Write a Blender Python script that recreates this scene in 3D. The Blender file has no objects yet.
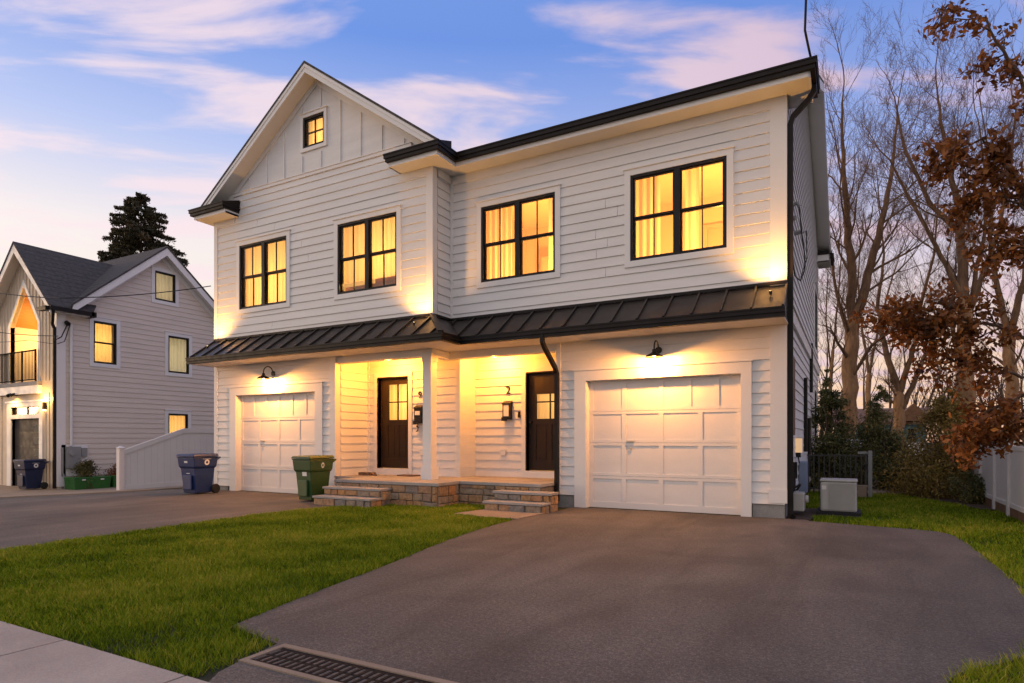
import bpy, math, random
import numpy as np
from mathutils import Vector
random.seed(7); rng = np.random.default_rng(7)
R = math.radians
sc = bpy.context.scene
COL = sc.collection

# ------------------------------------------------------------------ camera
CAM_H, F_PX, CX, YH = 1.13, 617.6, 512.0, 440.0
YAW = math.atan(339 / F_PX)
SY, CYW = math.sin(YAW), math.cos(YAW)
cam = bpy.data.cameras.new('camera'); cam_o = bpy.data.objects.new('camera', cam); COL.objects.link(cam_o)
cam.sensor_width = 36.0; cam.lens = 36.0 * F_PX / 1024
cam.shift_y = (YH - 341.5) / 1024
cam.clip_start = 0.05; cam.clip_end = 2000
cam_o.location = (0, 0, CAM_H); cam_o.rotation_euler = (R(90), 0, YAW)
sc.camera = cam_o

def at(x, y, Y):
    """world point on the plane Y seen in direction (x, y) of the photograph (used while surveying the place)"""
    u = (x - CX) / F_PX
    d = Y / (u * SY + CYW)
    return Vector(((u * CYW - SY) * d, Y, CAM_H + (YH - y) * d / F_PX))

# ------------------------------------------------------------------ world
SUN_EL, SUN_DIR = R(6), Vector((-0.93, -0.30, 0)).normalized()
w = bpy.data.worlds.new('World'); sc.world = w; w.use_nodes = True
nt = w.node_tree; N = nt.nodes; L = nt.links
for n in list(N): N.remove(n)
def nd(t, **k):
    n = N.new(t)
    for a, b in k.items(): setattr(n, a, b)
    return n
def ramp(tree, stops, fac):
    n = tree.nodes.new('ShaderNodeValToRGB')
    cr = n.color_ramp
    while len(cr.elements) > 1: cr.elements.remove(cr.elements[-1])
    for i, (p, c) in enumerate(stops):
        e = cr.elements[0] if i == 0 else cr.elements.new(p)
        e.position = p; e.color = (c[0], c[1], c[2], 1)
    tree.links.new(fac, n.inputs[0])
    return n.outputs[0]
def wmath(op, a, b=None, c=None):
    n = nd('ShaderNodeMath', operation=op)
    for i, v in enumerate((a, b, c)):
        if v is None: continue
        if isinstance(v, (int, float)): n.inputs[i].default_value = v
        else: L.new(v, n.inputs[i])
    return n.outputs[0]
def wmix(f, a, b):
    n = nd('ShaderNodeMix', data_type='RGBA')
    if isinstance(f, (int, float)): n.inputs[0].default_value = f
    else: L.new(f, n.inputs[0])
    for i, v in ((6, a), (7, b)):
        if isinstance(v, tuple): n.inputs[i].default_value = (*v, 1)
        else: L.new(v, n.inputs[i])
    return n.outputs[2]
tc = nd('ShaderNodeTexCoord')
sep = nd('ShaderNodeSeparateXYZ'); L.new(tc.outputs['Generated'], sep.inputs[0])
dx, dy, dz = sep.outputs
sky = nd('ShaderNodeTexSky', sky_type='NISHITA', sun_disc=False)
sky.sun_elevation = SUN_EL; sky.sun_rotation = math.atan2(SUN_DIR.x, SUN_DIR.y)
sky.air_density = 1.0; sky.dust_density = 1.5; sky.ozone_density = 2.0
dzp = wmath('MAXIMUM', dz, 0.0)
left = ramp(nt, [(0.0, (1.0, .74, .50)), (.14, (1.0, .82, .64)), (.28, (.94, .82, .78)), (.40, (.48, .55, .86)), (.54, (.15, .29, .77)), (.80, (.30, .42, .80)), (1.0, (.5, .6, .9))], dzp)
right = ramp(nt, [(0.0, (1.0, .52, .28)), (.10, (.95, .60, .44)), (.24, (.70, .58, .68)), (.38, (.30, .39, .78)), (.58, (.125, .25, .70)), (.80, (.28, .40, .78)), (1.0, (.5, .6, .9))], dzp)
hl = wmath('SQRT', wmath('ADD', wmath('MULTIPLY', dx, dx), wmath('MULTIPLY', dy, dy)))
az = wmath('DIVIDE', wmath('ADD', wmath('MULTIPLY', dx, -.93), wmath('MULTIPLY', dy, .1)), wmath('MAXIMUM', hl, .001))
azf = nd('ShaderNodeMapRange', interpolation_type='SMOOTHSTEP'); L.new(az, azf.inputs[0])
azf.inputs[1].default_value = -0.25; azf.inputs[2].default_value = 0.85
base = wmix(azf.outputs[0], right, left)
# cirrus: noise on a cloud deck seen in perspective
inv = wmath('DIVIDE', 1.0, wmath('MAXIMUM', wmath('ADD', dz, .10), .03))
cxy = nd('ShaderNodeCombineXYZ'); L.new(wmath('MULTIPLY', dx, inv), cxy.inputs[0]); L.new(wmath('MULTIPLY', dy, inv), cxy.inputs[1])
mp = nd('ShaderNodeMapping', vector_type='TEXTURE'); L.new(cxy.outputs[0], mp.inputs[0])
mp.inputs['Rotation'].default_value = (0, 0, R(34)); mp.inputs['Scale'].default_value = (1 / .95, 1 / 2.6, 1); mp.inputs['Location'].default_value = (3.1, 1.4, 0)
nz = nd('ShaderNodeTexNoise'); L.new(mp.outputs[0], nz.inputs['Vector'])
nz.inputs['Scale'].default_value = 1.7; nz.inputs['Detail'].default_value = 7; nz.inputs['Roughness'].default_value = .52; nz.inputs['Distortion'].default_value = .35
cf = nd('ShaderNodeMapRange', interpolation_type='SMOOTHSTEP'); L.new(nz.outputs[0], cf.inputs[0])
cf.inputs[1].default_value = .46; cf.inputs[2].default_value = .64; cf.inputs[4].default_value = .85
ccol = wmix(azf.outputs[0], (.76, .50, .58), (.98, .76, .78))
skyc = wmix(cf.outputs[0], base, ccol)
# the bright after-glow behind the photographer
bk = nd('ShaderNodeMapRange', interpolation_type='SMOOTHSTEP'); L.new(dy, bk.inputs[0])
bk.inputs[1].default_value = .25; bk.inputs[2].default_value = -.45; bk.inputs[3].default_value = 0; bk.inputs[4].default_value = 1
skyc = wmix(bk.outputs[0], skyc, (.80, .71, .72))
b1 = nd('ShaderNodeBackground'); L.new(skyc, b1.inputs[0]); b1.inputs[1].default_value = .93
b2 = nd('ShaderNodeBackground'); L.new(sky.outputs[0], b2.inputs[0]); b2.inputs[1].default_value = .05
ad = nd('ShaderNodeAddShader'); L.new(b1.outputs[0], ad.inputs[0]); L.new(b2.outputs[0], ad.inputs[1])
wo = nd('ShaderNodeOutputWorld'); L.new(ad.outputs[0], wo.inputs[0])

# ------------------------------------------------------------------ sun (last glow, very soft)
sl = bpy.data.lights.new('sun', 'SUN'); so = bpy.data.objects.new('sun', sl); COL.objects.link(so)
sl.energy = 0.7; sl.angle = R(14); sl.color = (1.0, .62, .34)
sd = Vector((SUN_DIR.x * math.cos(SUN_EL), SUN_DIR.y * math.cos(SUN_EL), math.sin(SUN_EL)))
so.rotation_euler = sd.to_track_quat('Z', 'Y').to_euler(); so.location = sd * 60

sc.view_settings.view_transform = 'Standard'; sc.view_settings.look = 'None'
sc.view_settings.exposure = 0.0; sc.view_settings.gamma = 1.0; sc.view_settings.use_curve_mapping = False
sc.cycles.use_denoising = True; sc.cycles.max_bounces = 6; sc.cycles.diffuse_bounces = 3; sc.cycles.glossy_bounces = 2
sc.cycles.transmission_bounces = 4; sc.cycles.transparent_max_bounces = 12; sc.cycles.sample_clamp_indirect = 4
sc.cycles.caustics_reflective = False; sc.cycles.caustics_refractive = False

# ------------------------------------------------------------------ materials
def new_mat(name):
    m = bpy.data.materials.new(name); m.use_nodes = True
    t = m.node_tree; b = t.nodes['Principled BSDF']
    return m, t, b
def tex_coord(t, scale=(1, 1, 1), out='Object'):
    c = t.nodes.new('ShaderNodeTexCoord'); mpn = t.nodes.new('ShaderNodeMapping')
    mpn.inputs['Scale'].default_value = scale
    t.links.new(c.outputs[out], mpn.inputs[0]); return mpn.outputs[0]
def noise(t, vec, scale, detail=4, rough=.55, dist=0):
    n = t.nodes.new('ShaderNodeTexNoise'); t.links.new(vec, n.inputs['Vector'])
    n.inputs['Scale'].default_value = scale; n.inputs['Detail'].default_value = detail
    n.inputs['Roughness'].default_value = rough; n.inputs['Distortion'].default_value = dist
    return n.outputs[0]
def bump(t, b, h, strength=.3, distance=.01):
    n = t.nodes.new('ShaderNodeBump'); n.inputs['Strength'].default_value = strength; n.inputs['Distance'].default_value = distance
    t.links.new(h, n.inputs['Height']); t.links.new(n.outputs[0], b.inputs['Normal'])
def scaled(c, k): return tuple(max(0, v * k) for v in c)
def pmat(name, col, rough=.5, metal=0.0, var=.12, vscale=3.0, stretch=(1, 1, 1), bs=0.0, bscale=40, fine=0.0, fscale=60):
    m, t, b = new_mat(name)
    v = tex_coord(t, stretch)
    c = ramp(t, [(.3, scaled(col, 1 - var)), (.7, scaled(col, 1 + var))], noise(t, v, vscale))
    if fine:
        mx = t.nodes.new('ShaderNodeMix'); mx.data_type = 'RGBA'; mx.blend_type = 'MULTIPLY'; mx.inputs[0].default_value = 1
        f = ramp(t, [(.3, (1 - fine,) * 3), (.7, (1 + fine,) * 3)], noise(t, v, fscale, 3, .7))
        t.links.new(c, mx.inputs[6]); t.links.new(f, mx.inputs[7]); c = mx.outputs[2]
    t.links.new(c, b.inputs['Base Color'])
    rr = ramp(t, [(.3, (max(.02, rough - .1),) * 3), (.7, (min(1, rough + .1),) * 3)], noise(t, v, vscale * 2.3))
    t.links.new(rr, b.inputs['Roughness'])
    b.inputs['Metallic'].default_value = metal
    if bs: bump(t, b, noise(t, v, bscale, 4, .6), bs, .01)
    return m
M = {}
def dull(m, k=.25):
    m.node_tree.nodes['Principled BSDF'].inputs['Specular IOR Level'].default_value = k; return m
M['siding'] = pmat('white_siding', (.72, .70, .69), .55, var=.055, vscale=1.6, stretch=(.5, .5, 4), fine=.035, fscale=30, bs=.08, bscale=60)
M['trim'] = pmat('white_trim', (.74, .72, .71), .45, var=.03, vscale=2, fine=.02)
M['soffit'] = pmat('white_soffit', (.70, .68, .65), .6, var=.03)
M['grey_siding'] = pmat('greige_siding', (.66, .57, .50), .6, var=.05, vscale=1.4, stretch=(.5, .5, 4), fine=.035, fscale=30)
M['black'] = pmat('black_metal', (.018, .016, .015), .38, .2, var=.2)
M['gutter'] = pmat('dark_bronze_gutter', (.012, .009, .008), .5, 0, var=.2)
M['frame'] = pmat('black_window_frame', (.014, .012, .012), .4, var=.2)
M['seam'] = pmat('standing_seam_metal', (.027, .022, .020), .42, .2, var=.18, vscale=1.2, fine=.05)
M['door'] = pmat('dark_brown_door', (.020, .012, .008), .45, var=.2, vscale=4, stretch=(6, 6, .6), bs=.1)
M['gdoor'] = pmat('white_garage_door', (.70, .68, .67), .5, var=.03, vscale=2, stretch=(1, 1, 3), fine=.03, fscale=50)
M['block'] = pmat('concrete_block', (.26, .25, .24), .9, var=.15, vscale=6, fine=.15, bs=.3)
M['slab'] = pmat('bluestone', (.30, .28, .27), .75, var=.16, vscale=3, fine=.1, bs=.2)
for k_ in ('black', 'gutter', 'frame', 'door'): dull(M[k_], .22)
M['ac'] = pmat('grey_painted_steel', (.46, .44, .41), .5, var=.06, vscale=4)
M['grey'] = pmat('grey_plastic', (.25, .25, .25), .5, var=.1)
M['blue'] = pmat('blue_plastic', (.010, .028, .115), .42, var=.15, vscale=5, fine=.08, bs=.06)
M['tub'] = pmat('bright_green_plastic', (.022, .12, .018), .45, var=.12, vscale=5, fine=.1)
M['navy'] = pmat('navy_plastic', (.010, .018, .062), .45, var=.15, vscale=5, fine=.08, bs=.06)
M['green'] = pmat('green_plastic', (.020, .062, .014), .45, var=.15, vscale=5, fine=.1, bs=.06)
M['rubber'] = pmat('black_rubber', (.012, .012, .012), .8, var=.2)
M['sticker'] = pmat('white_sticker', (.75, .73, .70), .5, var=.05)
M['vinyl'] = pmat('white_vinyl', (.66, .63, .63), .45, var=.03, vscale=1.5)
M['rail'] = dull(pmat('matte_black_rail', (.006, .006, .006), .8), .05)
M['cream'] = pmat('cream_siding', (.60, .49, .37), .6, var=.05, fine=.03)
M['tan_wood'] = pmat('orange_wood', (.42, .17, .045), .5, var=.2, vscale=3, stretch=(8, 1, 8))
M['greyblue'] = pmat('dull_blue_plastic', (.20, .25, .36), .5, var=.1)
M['brown'] = pmat('brown_board', (.16, .085, .045), .7, var=.2, stretch=(6, 6, 1))
M['dark_gate'] = pmat('dark_fence_metal', (.03, .027, .025), .5, var=.2)
M['teal'] = pmat('teal_siding', (.10, .19, .22), .7, var=.1)
M['redroof'] = pmat('red_brown_shingle', (.15, .075, .04), .85, var=.3, vscale=4, fine=.2)
M['iron'] = pmat('cast_iron', (.012, .010, .010), .8, 0, var=.3, vscale=12, bs=.3)
M['mulch'] = pmat('bark_mulch', (.05, .028, .016), .95, var=.5, vscale=20, bs=.8, bscale=60)
M['wire'] = pmat('black_cable', (.01, .01, .01), .6)
M['gdark'] = dull(pmat('charcoal_garage_door', (.055, .05, .048), .6, var=.05), .2)
M['brass'] = pmat('brass', (.5, .35, .12), .35, .9)

def bark(name, a, bcol, sc_=9):
    m, t, b = new_mat(name); v = tex_coord(t, (1, 1, .25))
    n = noise(t, v, sc_, 6, .65, .4)
    t.links.new(ramp(t, [(.3, a), (.7, bcol)], n), b.inputs['Base Color']); b.inputs['Roughness'].default_value = .9
    bump(t, b, n, .6, .03); return m
M['bark'] = bark('grey_brown_bark', (.17, .088, .042), (.46, .26, .125))
M['bark_mid'] = bark('twig_bark', (.085, .047, .028), (.26, .145, .075))
M['bark_dark'] = bark('dark_bark', (.05, .032, .022), (.14, .085, .055))

def foliage(name, stops, rough=.6, trans=.25):
    m, t, b = new_mat(name)
    a = t.nodes.new('ShaderNodeAttribute'); a.attribute_name = 'tint'
    c = ramp(t, stops, a.outputs['Fac'])
    t.links.new(c, b.inputs['Base Color']); b.inputs['Roughness'].default_value = rough
    tr = t.nodes.new('ShaderNodeBsdfTranslucent'); t.links.new(c, tr.inputs[0])
    mx = t.nodes.new('ShaderNodeMixShader'); mx.inputs[0].default_value = trans
    t.links.new(b.outputs[0], mx.inputs[1]); t.links.new(tr.outputs[0], mx.inputs[2])
    t.links.new(mx.outputs[0], t.nodes['Material Output'].inputs[0]); return m
M['grass'] = foliage('grass_blades', [(0, (.055, .10, .004)), (.5, (.18, .265, .008)), (.85, (.29, .33, .02)), (1, (.42, .36, .06))])
M['conifer'] = foliage('spruce_needles', [(0, (.03, .032, .014)), (.6, (.075, .062, .026)), (1, (.17, .10, .04))])
M['yew'] = foliage('yew_needles', [(0, (.03, .042, .014)), (.6, (.11, .115, .032)), (1, (.26, .21, .06))])
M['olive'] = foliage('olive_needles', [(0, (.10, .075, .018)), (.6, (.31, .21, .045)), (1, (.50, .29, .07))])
M['oak'] = foliage('dry_oak_leaves', [(0, (.07, .022, .006)), (.5, (.22, .075, .016)), (1, (.42, .16, .03))], trans=.35)
M['shrub'] = foliage('yellow_green_leaves', [(0, (.05, .045, .010)), (.6, (.12, .10, .02)), (1, (.2, .15, .03))])
M['rust'] = foliage('rust_leaves', [(0, (.12, .04, .012)), (1, (.34, .14, .04))])

def asphalt(name, c0, warm):
    m, t, b = new_mat(name); v = tex_coord(t)
    big = noise(t, v, .75, 6, .62, .5); fine = noise(t, v, 95, 3, .85); mid = noise(t, v, 42, 3, .7)
    c = ramp(t, [(.28, scaled(c0, .80)), (.72, warm)], big)
    mx = t.nodes.new('ShaderNodeMix'); mx.data_type = 'RGBA'; mx.blend_type = 'MULTIPLY'; mx.inputs[0].default_value = 1
    t.links.new(c, mx.inputs[6]); t.links.new(ramp(t, [(.30, (.50,) * 3), (.52, (.95,) * 3), (.70, (2.0,) * 3)], fine), mx.inputs[7])
    m2 = t.nodes.new('ShaderNodeMix'); m2.data_type = 'RGBA'; m2.blend_type = 'MULTIPLY'; m2.inputs[0].default_value = 1
    t.links.new(mx.outputs[2], m2.inputs[6]); t.links.new(ramp(t, [(.3, (.88,) * 3), (.7, (1.12,) * 3)], mid), m2.inputs[7])
    grit = noise(t, v, 36, 2, .9)
    m3 = t.nodes.new('ShaderNodeMix'); m3.data_type = 'RGBA'; m3.blend_type = 'MULTIPLY'; m3.inputs[0].default_value = 1
    t.links.new(m2.outputs[2], m3.inputs[6]); t.links.new(ramp(t, [(.34, (.72,) * 3), (.5, (1,) * 3), (.66, (1.4,) * 3)], grit), m3.inputs[7])
    # faint tyre-polished tracks and old damp stains
    st = noise(t, tex_coord(t, (1.6, .32, 1)), 1.1, 5, .6, .8)
    m4 = t.nodes.new('ShaderNodeMix'); m4.data_type = 'RGBA'; m4.blend_type = 'MULTIPLY'; m4.inputs[0].default_value = 1
    t.links.new(m3.outputs[2], m4.inputs[6]); t.links.new(ramp(t, [(.35, (.78,) * 3), (.5, (1,) * 3), (.68, (1.2,) * 3)], st), m4.inputs[7])
    t.links.new(m4.outputs[2], b.inputs['Base Color']); b.inputs['Roughness'].default_value = .85
    bump(t, b, fine, .6, .004); return m
M['asphalt'] = asphalt('asphalt', (.070, .061, .056), (.128, .107, .092))
def concrete(name, c0, c1):
    m, t, b = new_mat(name); v = tex_coord(t)
    big = noise(t, v, 1.3, 6, .62, .4); fine = noise(t, v, 120, 2, .7)
    c = ramp(t, [(.3, c0), (.7, c1)], big)
    mx = t.nodes.new('ShaderNodeMix'); mx.data_type = 'RGBA'; mx.blend_type = 'MULTIPLY'; mx.inputs[0].default_value = 1
    t.links.new(c, mx.inputs[6]); t.links.new(ramp(t, [(.3, (.86,) * 3), (.7, (1.14,) * 3)], fine), mx.inputs[7])
    t.links.new(mx.outputs[2], b.inputs['Base Color']); b.inputs['Roughness'].default_value = .88
    bump(t, b, fine, .3, .003); return m
M['concrete'] = concrete('concrete', (.30, .25, .215), (.42, .355, .305))
M['tan_concrete'] = concrete('tan_concrete', (.22, .165, .12), (.30, .23, .17))
dull(M['grass'], .12); dull(M['iron'], .15)
M['soil'] = pmat('soil_and_thatch', (.022, .026, .008), .95, var=.35, vscale=5, fine=.3, bs=.5)

def stone():
    m, t, b = new_mat('fieldstone_veneer'); v = tex_coord(t, (1, 1, 1.25))
    wn = t.nodes.new('ShaderNodeTexNoise'); t.links.new(v, wn.inputs['Vector']); wn.inputs['Scale'].default_value = 3
    va = t.nodes.new('ShaderNodeVectorMath'); va.operation = 'MULTIPLY_ADD'
    t.links.new(wn.outputs['Color'], va.inputs[0]); va.inputs[1].default_value = (.12,) * 3; t.links.new(v, va.inputs[2])
    def vor(feature):
        n = t.nodes.new('ShaderNodeTexVoronoi'); n.feature = feature; n.inputs['Scale'].default_value = 5.2; n.inputs['Randomness'].default_value = .85
        t.links.new(va.outputs[0], n.inputs['Vector']); return n
    e = vor('DISTANCE_TO_EDGE'); f = vor('F1')
    sx = t.nodes.new('ShaderNodeSeparateColor'); t.links.new(f.outputs['Color'], sx.inputs[0])
    c = ramp(t, [(0, (.20, .14, .10)), (.2, (.34, .19, .09)), (.42, (.19, .17, .16)), (.55, (.40, .20, .075)), (.72, (.30, .23, .17)), (.86, (.36, .17, .07)), (1, (.15, .15, .16))], sx.outputs[0])
    nn = noise(t, v, 22, 6, .65)
    mx = t.nodes.new('ShaderNodeMix'); mx.data_type = 'RGBA'; mx.blend_type = 'MULTIPLY'; mx.inputs[0].default_value = 1
    t.links.new(c, mx.inputs[6]); t.links.new(ramp(t, [(.3, (.65,) * 3), (.7, (1.35,) * 3)], nn), mx.inputs[7])
    jm = t.nodes.new('ShaderNodeMapRange'); t.links.new(e.outputs['Distance'], jm.inputs[0]); jm.inputs[1].default_value = .01; jm.inputs[2].default_value = .045
    m2 = t.nodes.new('ShaderNodeMix'); m2.data_type = 'RGBA'; t.links.new(jm.outputs[0], m2.inputs[0])
    m2.inputs[6].default_value = (.17, .135, .10, 1); t.links.new(mx.outputs[2], m2.inputs[7])
    t.links.new(m2.outputs[2], b.inputs['Base Color']); b.inputs['Roughness'].default_value = .85
    ha = t.nodes.new('ShaderNodeMath'); ha.operation = 'MULTIPLY_ADD'; t.links.new(nn, ha.inputs[0]); ha.inputs[1].default_value = .4; t.links.new(jm.outputs[0], ha.inputs[2])
    bump(t, b, ha.outputs[0], .8, .03); return m
M['stone'] = stone()
def stone_units():
    m, t, b = new_mat('split_fieldstone'); v = tex_coord(t)
    ge = t.nodes.new('ShaderNodeNewGeometry')
    c = ramp(t, [(0, (.21, .15, .10)), (.18, (.36, .20, .09)), (.36, (.26, .20, .15)), (.52, (.42, .21, .075)), (.66, (.30, .24, .18)), (.8, (.37, .18, .08)), (.92, (.20, .175, .16)), (1, (.26, .20, .15))], ge.outputs['Random Per Island'])
    nn = noise(t, v, 18, 6, .68, .4)
    mx = t.nodes.new('ShaderNodeMix'); mx.data_type = 'RGBA'; mx.blend_type = 'MULTIPLY'; mx.inputs[0].default_value = 1
    t.links.new(c, mx.inputs[6]); t.links.new(ramp(t, [(.3, (.60,) * 3), (.7, (1.4,) * 3)], nn), mx.inputs[7])
    t.links.new(mx.outputs[2], b.inputs['Base Color']); b.inputs['Roughness'].default_value = .85
    bump(t, b, nn, .9, .02); return m
M['stones'] = stone_units()
M['mortar'] = pmat('mortar', (.17, .14, .115), .95, var=.2, vscale=12, fine=.2)
def shingle(name, c0, c1):
    m, t, b = new_mat(name); v = tex_coord(t)
    n = noise(t, v, 9, 4, .7); f = noise(t, v, 60, 2, .8)
    c = ramp(t, [(.3, c0), (.7, c1)], n)
    mx = t.nodes.new('ShaderNodeMix'); mx.data_type = 'RGBA'; mx.blend_type = 'MULTIPLY'; mx.inputs[0].default_value = 1
    wv = t.nodes.new('ShaderNodeTexWave'); wv.wave_type = 'BANDS'; wv.bands_direction = 'Z'; wv.wave_profile = 'SAW'; wv.inputs['Scale'].default_value = 1.9
    wv.inputs['Distortion'].default_value = .3; t.links.new(v, wv.inputs['Vector'])
    t.links.new(c, mx.inputs[6]); t.links.new(ramp(t, [(.0, (.55,) * 3), (.25, (1,) * 3), (1, (1.1,) * 3)], wv.outputs[0]), mx.inputs[7])
    t.links.new(mx.outputs[2], b.inputs['Base Color']); b.inputs['Roughness'].default_value = .9
    bump(t, b, f, .5, .01); return m
M['shingle'] = shingle('charcoal_shingles', (.035, .032, .033), (.085, .075, .072))

def glass():
    m, t, b = new_mat('window_glass')
    tr = t.nodes.new('ShaderNodeBsdfTransparent'); tr.inputs[0].default_value = (.93, .95, .94, 1)
    gl = t.nodes.new('ShaderNodeBsdfGlossy'); gl.inputs['Roughness'].default_value = .02
    ge = t.nodes.new('ShaderNodeNewGeometry'); dt = t.nodes.new('ShaderNodeVectorMath'); dt.operation = 'DOT_PRODUCT'
    t.links.new(ge.outputs['Incoming'], dt.inputs[0]); t.links.new(ge.outputs['Normal'], dt.inputs[1])
    def mt(op, a, b=None):
        n = t.nodes.new('ShaderNodeMath'); n.operation = op
        for i, v in enumerate((a, b)):
            if v is None: continue
            if isinstance(v, (int, float)): n.inputs[i].default_value = v
            else: t.links.new(v, n.inputs[i])
        return n.outputs[0]
    fr = mt('ADD', .04, mt('MULTIPLY', .96, mt('POWER', mt('SUBTRACT', 1.0, mt('ABSOLUTE', dt.outputs['Value'])), 5)))
    mx = t.nodes.new('ShaderNodeMixShader')
    t.links.new(fr, mx.inputs[0]); t.links.new(tr.outputs[0], mx.inputs[1]); t.links.new(gl.outputs[0], mx.inputs[2])
    t.links.new(mx.outputs[0], t.nodes['Material Output'].inputs[0]); return m
M['glass'] = glass()
def curtain(name, c):
    m, t, b = new_mat(name); v = tex_coord(t, (14, 14, .5))
    col = ramp(t, [(.25, scaled(c, .78)), (.75, c)], noise(t, v, 1.2, 3))
    df = t.nodes.new('ShaderNodeBsdfDiffuse'); tr = t.nodes.new('ShaderNodeBsdfTranslucent')
    t.links.new(col, df.inputs[0]); t.links.new(col, tr.inputs[0])
    mx = t.nodes.new('ShaderNodeMixShader'); mx.inputs[0].default_value = .7
    t.links.new(df.outputs[0], mx.inputs[1]); t.links.new(tr.outputs[0], mx.inputs[2])
    t.links.new(mx.outputs[0], t.nodes['Material Output'].inputs[0]); return m
M['curtain'] = curtain('cream_curtain', (.82, .70, .50))
M['pale_curtain'] = curtain('pale_curtain', (.75, .72, .60))
def emit(name, c, s):
    m, t, b = new_mat(name); b.inputs['Base Color'].default_value = (*c, 1)
    b.inputs['Emission Color'].default_value = (*c, 1); b.inputs['Emission Strength'].default_value = s; return m
M['bulb'] = emit('warm_bulb', (1, .72, .32), 25)
M['lens'] = emit('recessed_lens', (1, .70, .30), 12)
M['lit_glass'] = emit('lit_frosted_glass', (1, .66, .36), .42)

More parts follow.
